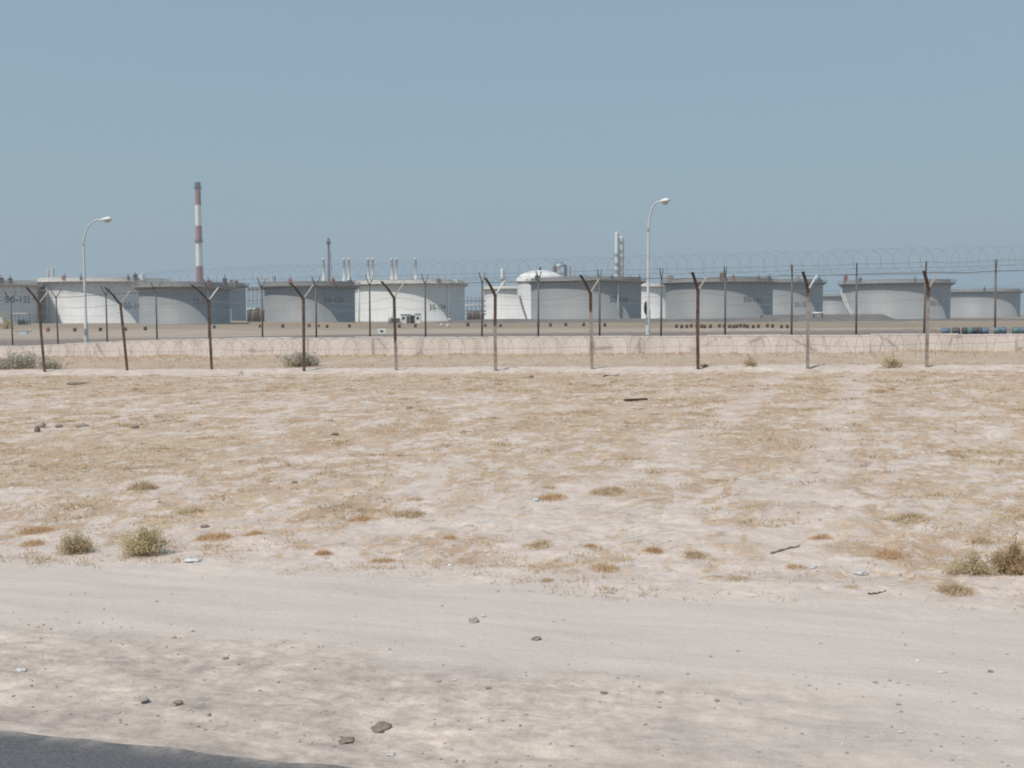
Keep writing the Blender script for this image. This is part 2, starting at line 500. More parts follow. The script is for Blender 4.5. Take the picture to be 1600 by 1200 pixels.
# ------------------------------------------------------------------ near fence
NEAR = [  # base px, base py, bend px, bend py, rust boundary height
    (71, 581, 62, 472, -1), (200, 578.5, 189, 473, -1), (332, 577.5, 327, 468, -1), (476, 580, 475, 465, -1),
    (620, 578, 616.5, 463, .75), (775, 579.5, 774.5, 459.5, 1.15), (925.5, 576, 923, 456, 1.45), (1091, 576, 1091, 453, -1),
    (1262, 576, 1263, 452, 1.75), (1448, 573.5, 1451, 450, 1.65)]
fence = empty('barbed_wire_fence', ground(775, 579), 'rusty leaning Y topped steel post fence in front of the low wall', 'fence')
f0 = fence.location.copy()
bends = []
def angle_bar(mb, pts, w):
    """L section steel bar along pts"""
    pts = [Vector(p) for p in pts]
    prof = [(-.5, -.5), (.5, -.5), (.5, -.28), (-.28, -.28), (-.28, .5), (-.5, .5)]
    vs = []
    ax = Vector((CA, -SA, 0)); ay = Vector((SA, CA, 0))
    for i, p in enumerate(pts):
        for a, b in prof: vs.append(p + ax * (a * w) + ay * (b * w))
    n = 6; fs = []
    for i in range(len(pts) - 1):
        for k in range(n): fs.append((i * n + k, i * n + (k + 1) % n, (i + 1) * n + (k + 1) % n, (i + 1) * n + k))
    fs.append(tuple(reversed(range(n)))); fs.append(tuple((len(pts) - 1) * n + k for k in range(n)))
    mb.add(vs, fs)
posts = [(ground(a, b), c, d, h) for a, b, c, d, h in NEAR]
# two more posts just outside the frame so that the wires run on
def post_geo(base, bend, h, arms, arm_l, arm_r, seed):
    m = MB()
    mid = base.lerp(bend, .55) + Vector((random.uniform(-.012, .012), 0, 0))
    foot = base + (base - bend).normalized() * .25
    L = [(p - base) for p in (foot, base, mid, bend)]
    angle_bar(m, L, .080)
    p = m.build('post', post_mat('post_steel', h) if h > 0 else M['rust'], fence, base - f0)
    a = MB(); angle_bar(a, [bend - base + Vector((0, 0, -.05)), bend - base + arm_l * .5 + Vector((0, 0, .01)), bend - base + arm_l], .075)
    a.build('arm', M['rust'], p)  # left arm: rust, its dark tone also standing for shade
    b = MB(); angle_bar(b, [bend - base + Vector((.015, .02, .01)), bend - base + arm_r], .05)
    b.build('arm', arms, p)  # right arm coloured paler to look sunlit
    return p
tips = []
ext = []
for i, (base, bx, by, h) in enumerate(posts):
    bend = at(bx, by, base.y - .02)
    ext.append((base, bend, h))
d_left = (ext[0][0] - ext[1][0]); d_right = (ext[-1][0] - ext[-2][0])
for k, (ref, dd) in ((0, (ext[0], d_left)), (1, (ext[-1], d_right))):
    nb = ref[0] + dd * 1.02
    nb.z = height(nb.x, nb.y)
    item = (nb, nb + Vector((-.1, 0, 2.1)), -1)
    if k == 0: ext.insert(0, item)
    else: ext.append(item)
LL = [.24, .27, .34, .42, .31, .31, .25, .27, .18, .19, .20, .2]
for i, (base, bend, h) in enumerate(ext):
    l = LL[i]
    al = Vector((-l, -.20, .41 + .02 * math.sin(i))); ar = Vector((.24, .14, .35))
    post_geo(base, bend, h, M['arm_lit'] if i % 3 else M['grey_metal'], al, ar, i)
    bends.append((base, bend, bend + al, bend + ar))
def strand(mb, pts, sag, r, seg=9, origin=Vector()):
    out = []
    for i in range(len(pts) - 1):
        a, b = pts[i], pts[i + 1]
        s = sag * random.uniform(.3, 1.5)
        for k in range(seg):
            t = k / seg
            p = a.lerp(b, t); p.z -= 4 * s * t * (1 - t)
            p += Vector((0, random.uniform(-.01, .01), random.uniform(-.012, .012)))
            out.append(p - origin)
    out.append(pts[-1] - origin)
    mb.tube(out, r, 4, False)
for fr, sag, r in ((.30, .05, .0045), (.62, .14, .004), (.86, .10, .004), (.99, .12, .0045)):
    m = MB()
    strand(m, [b.lerp(t, fr) + Vector((0, -.05, 0)) for b, t, _, _ in bends], sag, r, origin=f0)
    m.build('wire', M['wire'], fence)
for idx in (2, 3):
    m = MB(); strand(m, [q[idx] for q in bends], .10, .004, origin=f0); m.build('wire', M['wire'], fence)

# ------------------------------------------------------------------ rear fence on the raised ground
REAR = [(-55, 545), (19, 541), (90, 537.5), (167, 534), (245, 531), (326, 528), (410, 527), (494, 526), (578, 525.5), (665, 525), (753, 525), (841, 524.5), (937, 524),
        (1033, 523.5), (1133, 523), (1237, 522.5), (1338, 522), (1444, 521.5), (1555, 520.5), (1672, 520)]
VR = VW + 1.5
def rear_xy(px):
    # where the vertical plane of this pixel column meets the fence line
    d = ray(px, 510)
    t = VR / (d.x * SA + d.y * CA)
    return EYE.x + d.x * t, EYE.y + d.y * t
x0, y0 = rear_xy(800)
rfence = empty('security_fence', on_ground(x0, y0), 'slim dark Y topped post fence standing behind the low wall with thick top wire', 'fence')
r0 = rfence.location.copy()
nrm = Vector((SA, CA, 0))
first = None; rb_ = []
for px, py in REAR:
    x, y = rear_xy(px); base = on_ground(x, y)
    if first is None:
        m = MB(); m.tube([(0, 0, -.2), (0, 0, 2.1)], .034, 8)
        p = m.build('post', M['post_grey'], rfence, base - r0)
        for s in (-1, 1):
            a = MB(); a.tube([Vector((0, 0, 2.07)), nrm * (s * .17) + Vector((0, 0, 2.22)), nrm * (s * .33) + Vector((0, 0, 2.44))], .020, 6)
            a.build('arm', M['post_grey'], p)
        first = p
    else:
        p = copy_tree(first, rfence)
    p.location = base - r0
    p.rotation_euler = (random.uniform(-.012, .012), random.uniform(-.012, .012), 0)
    rb_.append(base)
m = MB(); strand(m, [b + Vector((0, 0, 2.08)) for b in rb_], .02, .014, origin=r0, seg=5); m.build('top_wire', M['dark_metal'], rfence)
for z, sag in ((.25, .04), (.7, .05), (1.15, .05), (1.6, .05)):
    m = MB(); strand(m, [b + Vector((0, 0, z)) for b in rb_], sag, .0035, origin=r0); m.build('wire', M['wire'], rfence)
for s in (-1, 1):
    for k in (.5, .95):
        m = MB(); strand(m, [b + nrm * (s * .33 * k) + Vector((0, 0, 2.1 + .34 * k)) for b in rb_], .03, .0045, origin=r0); m.build('wire', M['wire'], rfence)

def coil(name, line, rad, pitch, amp, r, label, lift, jit=.06, n=18):
    line = [Vector(p) for p in line]
    o = empty(name, line[len(line) // 2], label, 'razor wire')
    L = [0]
    for a, b in zip(line, line[1:]): L.append(L[-1] + (b - a).length)
    tot = L[-1]; turns = int(tot / pitch)
    pts = []; j = 0
    rr = rad; am = amp
    for q in range(turns * n):
        if q % n == 0:
            rr_t = rad * random.uniform(1 - jit, 1 + jit); am_t = amp * random.uniform(.55, 1.3); ph = random.uniform(-.5, .5)
        rr += (rr_t - rr) * .12; am += (am_t - am) * .12
        s = q / n * pitch
        while j < len(L) - 2 and L[j + 1] < s: j += 1
        a, b = line[j], line[j + 1]
        d = (b - a).normalized(); c = a + d * (s - L[j])
        th = 2 * math.pi * q / n
        side = Vector((-d.y, d.x, 0)).normalized()
        p = c + Vector((0, 0, lift + rr * math.cos(th))) + side * (rr * math.sin(th)) + d * (am * math.sin(th + ph * .3))
        pts.append(p - o.location)
    m = MB(); m.tube(pts, r, 4, False)
    m.build('coil', M['wire'], o)
    return o
coil('razor_wire_roll', [b + Vector((0, 0, 2.12)) for b in rb_], .37, .42, .30, .0031, 'rolled razor wire lying in the Y arms along the top of the rear fence', .40, .10)
gl = []
for u in [i * 1.5 for i in range(-24, 16)]:
    v = VW - 1.45 + .25 * mnoise.noise((u * .3, 2, 2))
    x, y = to_xy(u, v); gl.append(on_ground(x, y))
coil('razor_wire_roll', gl, .43, .58, .34, .0044, 'loose coil of razor wire on the sand at the foot of the low wall', .40, .14)

# ------------------------------------------------------------------ street lamps
def lamp(px, py_b, Y, ytop, arm, headlen, label, rz, plate=False):
    b = at(px, py_b, Y); b = on_ground(b.x, b.y)
    top = at(px, ytop, Y).z - b.z
    o = empty('street_lamp', b, label, 'street lamp', 'curved pale street lamps behind the rear fence', rz)
    m = MB()
    m.lathe([(.095, -.1), (.095, .95), (.085, 1.0), (.062, 1.06), (.052, top * .55), (.043, top - 1.25)], 12)
    pts = []
    rad_z = 1.25
    for k in range(13):
        a = R(90) * k / 12
        pts.append((arm * (1 - math.cos(a)), 0, top - 1.25 + rad_z * math.sin(a) - .10 * (k / 12) ** 2))
    m.tube(pts, [lerp(.043, .030, k / 12) for k in range(13)], 8)
    m.build('pole', M['lamp_paint'], o)
    h = MB()
    e = Vector(pts[-1])
    # cobra style head: tapered rounded body along +x
    sec = [(-.06, .038, .034), (.05, .065, .06), (.16, .12, .10), (.30, .15, .125), (.42, .13, .11), (.50, .07, .06)]
    vs = []; n = 12
    for sx, w, hh in sec:
        for k in range(n):
            a = 2 * math.pi * k / n
            z = math.sin(a) * hh
            if z < 0: z *= .45
            vs.append(e + Vector((sx * headlen, math.cos(a) * w, z + .05 * sx)))
    fs = [(i * n + k, i * n + (k + 1) % n, (i + 1) * n + (k + 1) % n, (i + 1) * n + k) for i in range(len(sec) - 1) for k in range(n)]
    fs += [tuple(reversed(range(n))), tuple((len(sec) - 1) * n + k for k in range(n))]
    h.add(vs, fs, True)
    hd = h.build('lamp_head', M['white_metal'], o)
    l = MB()
    vs = []
    rings = 4
    for i in range(rings + 1):
        f = i / rings * math.pi / 2
        for k in range(12):
            a = 2 * math.pi * k / 12
            vs.append(e + Vector((.29 * headlen + .155 * headlen * math.cos(f) * math.cos(a), .105 * math.cos(f) * math.sin(a), -.03 - .10 * math.sin(f))))
    fs = [(i * 12 + k, (i + 1) * 12 + k, (i + 1) * 12 + (k + 1) % 12, i * 12 + (k + 1) % 12) for i in range(rings) for k in range(12)]
    l.add(vs, fs, True)
    l.build('lamp_lens', M['lens'], hd)
    d = MB(); d.box((0, -.096, .55), (.09, .012, .30)); d.build('access_door', M['grey_metal'], o)
    if plate:
        s = MB()
        zc = at(px, 481, Y).z - b.z
        # round plate seen nearly edge on from the road
        ring = [(math.cos(2 * math.pi * k / 20), math.sin(2 * math.pi * k / 20)) for k in range(20)]
        n1 = Vector((math.cos(R(-14)), -math.sin(R(-14)), 0))
        dirv = Vector((math.sin(R(-14)), math.cos(R(-14)), 0))
        vs = []
        for off in (-.012, .012):
            for cx, sz in ring:
                vs.append(Vector((0, 0, zc)) + n1 * (off - .085) + Vector((0, 0, sz * .27)) + dirv * (cx * .27))
        fs = [tuple(range(20)), tuple(reversed(range(20, 40)))] + [(k, (k + 1) % 20 + 0, (k + 1) % 20 + 20, k + 20) for k in range(20)]
        s.add(vs, fs); s.build('sign_plate', M['dark_metal'], o)
    return o
lamp(135, 534, 50, 340.5, .86, 1.0, 'pale curved street lamp at the left in front of the white tank', R(-6))
lamp(1012.5, 521, 44.5, 313, .52, .85, 'pale curved street lamp with a dark round plate between two grey tanks', R(-38), True)

# ------------------------------------------------------------------ storage tanks
ZB = -.95
def text_mesh(body, size):
    cu = bpy.data.curves.new('txt', 'FONT'); cu.body = body; cu.size = size; cu.align_x = 'CENTER'; cu.align_y = 'CENTER'
    cu.resolution_u = 3; cu.offset = 0; cu.space_character = 1.08
    ob = bpy.data.objects.new('txt', cu); COL.objects.link(ob)
    dg = bpy.context.evaluated_depsgraph_get(); dg.update()
    me = bpy.data.meshes.new_from_object(ob.evaluated_get(dg))
    vs = [v.co.copy() for v in me.vertices]; fs = [tuple(p.vertices) for p in me.polygons]
    bpy.data.objects.remove(ob); bpy.data.curves.remove(cu); bpy.data.meshes.remove(me)
    return vs, fs

def tank(xl, xr, ytop, D, mat, rim, label, number=None, stair=None, fittings=(), dome=False, pipes=(), group='storage tanks of the tank farm'):
    al, ar = math.atan((xl - 800) / F), math.atan((xr - 800) / F)
    ac, hw = (al + ar) / 2, (ar - al) / 2
    cx, cy = D * math.sin(ac), D * math.cos(ac)
    Rr = D * math.sin(hw) - (.0 if dome else 0)
    H = at((xl + xr) / 2, ytop, cy - Rr * .95).z - ZB
    o = empty('storage_tank', (cx, cy, ZB), label, 'storage tank', group)
    face = math.atan2(-cy, -cx)          # towards the camera
    m = MB(); N = 96
    m.lathe([(Rr + .06, 0), (Rr + .06, .15), (Rr, .16), (Rr, H - .02)], N)
    if not dome:
        m.lathe([(Rr, H), (Rr - .15, H), (Rr - .15, H - 3.0)], N)
    m.build('shell', mat, o)
    if dome:
        d = MB()
        hh = dome
        prof = [(Rr + .7, H - .5), (Rr + .7, H)] + [(Rr * math.cos(R(90) * k / 10) * 1.0 + .7 * (1 - k / 10), H + hh * math.sin(R(90) * k / 10)) for k in range(1, 11)]
        d.lathe(prof, 64); d.build('dome_roof', M['white_metal'], o)
        for a in fittings:
            q = MB(); q.lathe([(.5, H + hh - 2.0), (.5, H + hh + .9), (.9, H + hh + 1.0), (.02, H + hh + 1.5)], 10); q.build('roof_vent', M['dark_metal'], o)
    else:
        f = MB()
        f.lathe([(.0, H - 3.6), (Rr * .5, H - 3.1), (Rr - .4, H - 2.6)], 48)
        f.build('floating_roof', M['grey_metal'], o)
        g = MB()
        w = 1.75
        g.lathe([(Rr, H - 1.45), (Rr + w, H - 1.45), (Rr + w, H - 1.2), (Rr, H - 1.2)], N, smooth=False)
        for k in range(48):      # brackets
            a = 2 * math.pi * k / 48
            c, s = math.cos(a), math.sin(a)
            g.add([(Rr * c, Rr * s, H - 1.5), ((Rr + w * .9) * c, (Rr + w * .9) * s, H - 1.5), (Rr * c, Rr * s, H - 2.4),
                   (Rr * c - .08 * s, Rr * s + .08 * c, H - 1.5), ((Rr + w * .9) * c - .08 * s, (Rr + w * .9) * s + .08 * c, H - 1.5), (Rr * c - .08 * s, Rr * s + .08 * c, H - 2.4)],
                  [(0, 1, 2), (5, 4, 3), (1, 4, 5, 2), (0, 3, 4, 1)])
        g.build('wind_girder', rim, o)
        hr = MB()
        for z, r in ((H - .1, .05), (H - .6, .035)):
            hr.tube([((Rr + w - .06) * math.cos(2 * math.pi * k / N), (Rr + w - .06) * math.sin(2 * math.pi * k / N), z) for k in range(N + 1)], r, 4, False)
        for k in range(N):
            a = 2 * math.pi * k / N
            x, y = (Rr + w - .06) * math.cos(a), (Rr + w - .06) * math.sin(a)
            hr.tube([(x, y, H - 1.2), (x, y, H - .1)], .04, 4, False)
        hr.build('handrail', rim, o)
        for (px, w_, h_, mm) in fittings:
            q = MB()
            s_ = (px - (xl + xr) / 2) / ((xr - xl) / 2)
            a = face + math.asin(max(-.98, min(.98, s_)))
            x, y = (Rr - .1) * math.cos(a), (Rr - .1) * math.sin(a)
            q.box((x, y, H - .6 + h_ / 2), (w_, w_ * .8, h_ + .6), a)
            q.tube([(x, y, H + h_ * .6), (x + .1, y, H + h_ + .7)], .12, 6)
            q.build('roof_fitting', M[mm], o)
    def place(px, py):
        s_ = (px - (xl + xr) / 2) / ((xr - xl) / 2)
        a = face + math.asin(max(-.99, min(.99, s_)))
        yy = cy + Rr * math.sin(a)
        return a, at(px, py, yy).z - ZB
    if number:
        body, npx, npy, wpx, hpx = number
        a, z = place(npx, npy)
        d = D - Rr
        size = hpx / F * d / .70
        vs, fs = text_mesh(body, size)
        x0 = min(v.x for v in vs); x1 = max(v.x for v in vs)
        # width wanted on the surface, undoing the foreshortening
        fore = max(.35, math.cos(a - face))
        kx = (wpx / F * d / fore) / (x1 - x0)
        out = []
        for v in vs:
            an = a + v.x * kx / Rr
            out.append(((Rr + .06) * math.cos(an), (Rr + .06) * math.sin(an), z + v.y))
        t = MB(); t.add(out, fs); t.build('tank_number', M['number'], o)
    if stair:
        p0, p1, mm = stair                 # px,py of the foot and of the head
        a0, z0 = place(*p0); a1, z1 = place(*p1)
        s = MB(); n = 40
        for side in (.15, 1.0):
            for up, r in ((0, .16), (1.05, .05)):
                s.tube([((Rr + side) * math.cos(lerp(a0, a1, k / n)), (Rr + side) * math.sin(lerp(a0, a1, k / n)), lerp(z0, z1, k / n) + up) for k in range(n + 1)], r, 4)
        for k in range(n + 1):
            a = lerp(a0, a1, k / n); z = lerp(z0, z1, k / n)
            s.box(((Rr + .58) * math.cos(a), (Rr + .58) * math.sin(a), z), (.95, .45, .06), a)
            s.tube([((Rr + 1) * math.cos(a), (Rr + 1) * math.sin(a), z), ((Rr + 1) * math.cos(a), (Rr + 1) * math.sin(a), z + 1.05)], .03, 4)
        s.build('staircase', M[mm], o)
    for px, mm, r in pipes:
        a, _ = place(px, 470)
        x, y = (Rr + .4) * math.cos(a), (Rr + .4) * math.sin(a)
        q = MB(); q.tube([(x, y, 0), (x, y, H - 1.5)], r, 8); q.tube([(x, y, .8), (x * 1.06, y * 1.06, .8)], r, 8)
        q.build('riser_pipe', M[mm], o)
    return o

tank(-112, 62, 437, 392, M['white_shell'], M['rim_white'], 'white tank numbered 50-132 cut off at the left edge', ('50-132', 30, 468.5, 34, 9.5), None, [(3, 1.6, 1.0, 'dull_rust'), (17, 1.2, .9, 'dark_metal')])
tank(62, 268, 433, 402, M['white_shell'], M['rim_white'], 'large bright white tank with number 50-14 behind the left lamp', ('50-14', 205, 478.5, 23, 9), None,
     [(105, 1.2, .7, 'red'), (211, 1.2, 1.3, 'dark_metal'), (200, .9, .7, 'dull_rust'), (222, 1.5, 1.4, 'white_metal'), (130, .8, .5, 'dark_metal')], pipes=[(80, 'white_metal', .2)])
tank(219, 361, 440, 338, M['grey_shell'], M['rim_grey'], 'grey tank in front of the big white tank, below the red and white chimney', ('50-135', 316, 471, 25, 8.5), None,
     [(327, 1.0, .8, 'red'), (353, 1.0, 1.6, 'dark_metal')])
tank(285, 386, 441, 540, M['grey_shell'], M['rim_grey'], 'mostly hidden grey tank peeking out right of the tank below the chimney', None, None, [(362, 1.8, 1.5, 'rim_grey'), (371, 1.4, 1.2, 'dull_rust')])
tank(415, 556, 439, 345, M['grey_shell'], M['rim_grey'], 'darker grey tank numbered 50-126 left of the white 50-134 tank', ('50-126', 522, 469, 30, 8.5), None,
     [(521, 1.0, .9, 'red'), (548, 1.2, .8, 'dark_metal'), (456, .9, .8, 'red')])
tank(556, 727, 437, 420, M['white_shell'], M['rim_white'], 'bright white tank numbered 50-134 in the middle, below the slim stacks', ('50-134', 682.5, 480, 25, 8.5), None,
     [(684, 1.6, .7, 'dull_rust'), (712, 1.2, .6, 'white_metal')], pipes=[(698, 'white_metal', .28), (565, 'white_metal', .2)])
tank(757, 868, 446.5, 580, M['white_shell'], M['rim_white'], 'smaller white tank beside the dome roofed tank, half hidden')
tank(809, 880, 438, 505, M['white_shell'], M['rim_white'], 'white tank with a shallow dome roof behind the grey 50-128 tank', None, ((824, 497), (814, 462), 'grey_metal'), [0], dome=4.9)
tank(830, 1002, 432, 398, M['grey_shell'], M['rim_grey'], 'wide grey tank numbered 50-128 below the twin white columns', ('50-128', 966, 468, 28, 8.5), None,
     [(842, 1.6, 1.0, 'dark_metal'), (955, .8, .5, 'dark_metal'), (998, .8, .6, 'dark_metal')], pipes=[(963, 'white_metal', .16)])
tank(984, 1049, 443, 565, M['white_shell'], M['rim_white'], 'narrow bright white strip of tank behind the right street lamp')
tank(1040, 1207, 434, 425, M['grey_shell'], M['rim_grey'], 'wide grey tank numbered 50-131 right of the right street lamp', ('50-131', 1175, 468, 26, 8.5), None,
     [(1048, 2.2, 1.6, 'rim_grey'), (1145, 1.0, .9, 'red'), (1129, 2.4, 2.0, 'dull_rust'), (1183, 1.0, .7, 'dull_rust'), (1200, 1.2, 1.0, 'dark_metal')])
tank(1128, 1285, 436, 500, M['pale_shell'], M['rim_grey'], 'grey tank numbered 50-125 half hidden behind the 50-131 tank', ('50-125', 1251, 476, 20, 7), None,
     [(1245, 1.4, 1.3, 'rim_grey'), (1278, 1.0, 1.0, 'dark_metal')])
tank(1268, 1345, 459.5, 760, M['pale_shell'], M['rim_grey'], 'low far pale tank showing in the gap between two grey tanks')
tank(1315, 1484, 436, 450, M['pale_shell'], M['rim_grey'], 'pale grey tank with a curved white staircase at its left edge', ('50-12', 1460, 474, 15, 7), ((1336, 495), (1314.8, 444), 'white_metal'),
     [(1321, 1.2, 2.2, 'red'), (1345, 1.0, .9, 'dark_metal'), (1428, .8, .5, 'dull_rust')])
tank(1466, 1593, 451, 605, M['pale_shell'], M['rim_grey'], 'rightmost grey tank, lower and farther than the one with a white staircase', None, None, [(1537, 1.0, .8, 'dark_metal')])

# ------------------------------------------------------------------ stacks and columns behind
def base_at(px, Y):
    p = at(px, 495, Y); return Vector((p.x, p.y, ZB))
def h_at(px, py, Y): return at(px, py, Y).z - ZB
Y = 820
o = empty('chimney', base_at(313.5, Y), 'tall red and white banded chimney behind the tanks', 'chimney')
def rad(py): return interp([(285, 2.05), (437, 2.55), (500, 2.75)], py)
for y0_, y1_, mm in ((497, 416, 'band_red'), (416, 379, 'band_white'), (379, 353, 'band_red'), (353, 320.5, 'band_white'), (320.5, 293, 'band_red'), (293, 285, 'soot')):
    m = MB()
    z0, z1 = h_at(312, y0_, Y), h_at(312, y1_, Y)
    if y0_ == 497: z0 = 0
    m.lathe([(rad(y0_), z0), (rad(y1_), z1)], 24)
    if mm == 'soot': m.lathe([(rad(285), z1), (rad(285) - .4, z1), (rad(285) - .4, z1 - 3)], 24)
    m.build('chimney_top' if mm == 'soot' else 'shaft', M[mm], o)
for py in (294, 378):
    z = h_at(312, py, Y)
    m = MB(); m.lathe([(rad(py), z), (rad(py) + 1.0, z), (rad(py) + 1.0, z + .3), (rad(py), z + .3)], 24, smooth=False)
    m.lathe([(rad(py) + 1.0, z + 1.1), (rad(py) + 1.06, z + 1.2), (rad(py) + 1.0, z + 1.3)], 24)
    m.build('platform', M['dark_metal'], o)
m = MB()
for s in (-.3, .3): m.tube([(s + .8, -rad(437) - .35, 8), (s + .8, -rad(300) - .35, h_at(312, 294, Y))], .06, 4)
m.build('ladder', M['dark_metal'], o)

Y = 760
o = empty('flare_stack', base_at(515, Y), 'slender dark flare stack with a thick dark tip', 'flare stack')
zt = h_at(515, 372, Y)
m = MB(); m.lathe([(.75, 0), (.7, zt - 4)], 12); m.build('riser', M['dull_rust'], o)
m = MB(); m.lathe([(.6, zt - 4.2), (1.5, zt - 4), (1.6, zt - 2.2), (.9, zt - 2), (.9, zt), (.7, zt), (.7, zt - 2)], 14); m.build('flare_tip', M['soot'], o)
m = MB(); pts = []
for a in range(3):
    an = 2 * math.pi * a / 3 + .4
    m.tube([(3.0 * math.cos(an), 3.0 * math.sin(an), 0), (1.3 * math.cos(an), 1.3 * math.sin(an), zt - 8)], .16, 5)
for k in range(14):
    z = 3 + k * (zt - 12) / 14; z2 = z + (zt - 12) / 14
    for a in range(3):
        a0, a1 = 2 * math.pi * a / 3 + .4, 2 * math.pi * (a + 1) / 3 + .4
        r0_ = lerp(3.0, 1.3, z / (zt - 8)); r1_ = lerp(3.0, 1.3, z2 / (zt - 8))
        m.tube([(r0_ * math.cos(a0), r0_ * math.sin(a0), z), (r1_ * math.cos(a1), r1_ * math.sin(a1), z2)], .08, 4)
        m.tube([(r0_ * math.cos(a0), r0_ * math.sin(a0), z), (r0_ * math.cos(a1), r0_ * math.sin(a1), z)], .08, 4)
m.build('lattice', M['grey_metal'], o)

Y = 700
zt = h_at(580, 403.5, Y); zc = h_at(580, 432, Y)
proto = empty('furnace_stack', base_at(507, Y), 'x', 'stack', 'slim white furnace stacks')
m = MB(); m.lathe([(.78, zc + 1), (.72, zt - .9), (.95, zt - .9), (.95, zt), (.6, zt), (.6, zt - 1.5)], 14); m.build('flue', M['white_metal'], proto)
m = MB(); m.lathe([(1.25, 0), (1.25, zc - 1.0), (1.1, zc - .2), (.78, zc + .8)], 14); m.build('hood', M['white_metal'], proto)
m = MB(); m.lathe([(.8, zt - 5), (1.25, zt - 5), (1.25, zt - 4.8), (.8, zt - 4.8)], 12, smooth=False); m.build('platform', M['grey_metal'], proto)
SL = [(507, 'single slim white stack just left of the dark flare stack'), (539, 'left slim white stack of the pair next right of the flare stack'), (546.5, 'right slim white stack of the pair next right of the flare stack'),
      (576.5, 'left slim white stack of the middle pair above the tank 50-134'), (583.5, 'right slim white stack of the middle pair above the tank 50-134'),
      (613.5, 'left slim white stack of the rightmost pair'), (620.5, 'right slim white stack of the rightmost pair'), (650.5, 'lone slim white stack right of all the stack pairs')]
for i, (px, lb) in enumerate(SL):
    s = proto if i == 0 else copy_tree(proto)
    s.location = base_at(px, Y + (i % 2) * 1.5); s['label'] = lb

def column(px, w, ytop, Y, mat, label, name='process_column', cap=True, platforms=(), pipe=True):
    o = empty(name, base_at(px, Y), label, 'process column')
    r = w / 2 / F * Y; zt = h_at(px, ytop, Y)
    m = MB(); prof = [(r, 0), (r, zt - r * .8)]
    if cap: prof += [(r * math.cos(R(90) * k / 6), zt - r * .8 + r * .8 * math.sin(R(90) * k / 6)) for k in range(1, 7)]
    else: prof += [(r * .8, zt - r * .8), (r * .8, zt - 2)]
    m.lathe(prof, 20); m.build('vessel', M[mat], o)
    for py in platforms:
        z = h_at(px, py, Y)
        q = MB(); q.lathe([(r, z), (r + 1.1, z), (r + 1.1, z + .2), (r, z + .2)], 16, smooth=False)
        q.lathe([(r + 1.05, z + 1.0), (r + 1.12, z + 1.1), (r + 1.05, z + 1.2)], 16)
        for k in range(8):
            a = 2 * math.pi * k / 8
            q.tube([((r + 1.08) * math.cos(a), (r + 1.08) * math.sin(a), z), ((r + 1.08) * math.cos(a), (r + 1.08) * math.sin(a), z + 1.1)], .05, 4)
        q.build('platform', M['grey_metal'], o)
    if pipe:
        q = MB(); q.tube([(r + .4, -.3, 0), (r + .4, -.3, zt - 2), (r * .3, -.2, zt + .4)], .22, 6); q.build('pipe', M['grey_metal'], o)
    return o
column(963, 4.6, 362, 720, 'white_metal', 'taller thin white column of the twin above the 50-128 tank', platforms=(398, 412, 424))
column(970, 6.0, 369, 722, 'white_metal', 'shorter stout white column of the twin above the 50-128 tank', platforms=(378, 392, 404, 416, 428))
column(785, 5.0, 420, 700, 'white_metal', 'short white column above the small white tank left of the dome', platforms=(436,), pipe=True)
column(867, 6.5, 415, 640, 'dull_rust', 'stubby reddish column right of the white dome', platforms=(), pipe=False)
column(883.5, 4.0, 413, 640, 'dark_metal', 'dark narrow column right of the white dome', platforms=(), pipe=True)
column(891, 3.4, 414.5, 660, 'grey_metal', 'pale grey thin column rightmost of the group beside the dome', platforms=(), pipe=False)
o = empty('process_frame', base_at(874, 650), 'dark steel frame with pipes between the two columns by the dome', 'steel frame')
m = MB(); zt = h_at(874, 416, 650)
for sx in (-3.2, 3.2):
    for sy in (-3, 3): m.tube([(sx, sy, 0), (sx, sy, zt)], .22, 5)
for k in range(7):
    z = zt * (k + 1) / 7
    m.box((0, 0, z), (6.8, 6.4, .3))
m.build('frame', M['dark_metal'], o)
m = MB(); m.tube([(-2.6, -1, zt + .4), (-2.6, -1, zt + 2.3), (1.6, -1, zt + 2.6), (2.4, -1, zt + .2)], .35, 8); m.build('pipe', M['grey_metal'], o)
m = MB(); m.lathe([(.0, zt - 1.9), (1.2, zt - 1.5), (1.2, zt + .6), (0, zt + 1.1)], 12, (-.6, -2.0, 0)); m.build('drum', M['white_metal'], o)

# pale equipment heads showing above the rims at the left
for px, w, yt, lb in ((77, 3.4, 422, 'small pale column above the big white tank, left of two'), (84.5, 4.2, 418.5, 'small pale column above the big white tank, right of two'),
                      (418, 3.0, 431, 'short pale column behind the left rim of the 50-126 tank'), (426, 2.6, 429, 'thin pale column behind the rim of the 50-126 tank'), (430.5, 2.2, 431, 'thin dark column behind the rim of the 50-126 tank')):
    column(px, w, yt, 640, 'dark_metal' if 'dark' in lb else 'pale_block', lb, pipe=False)

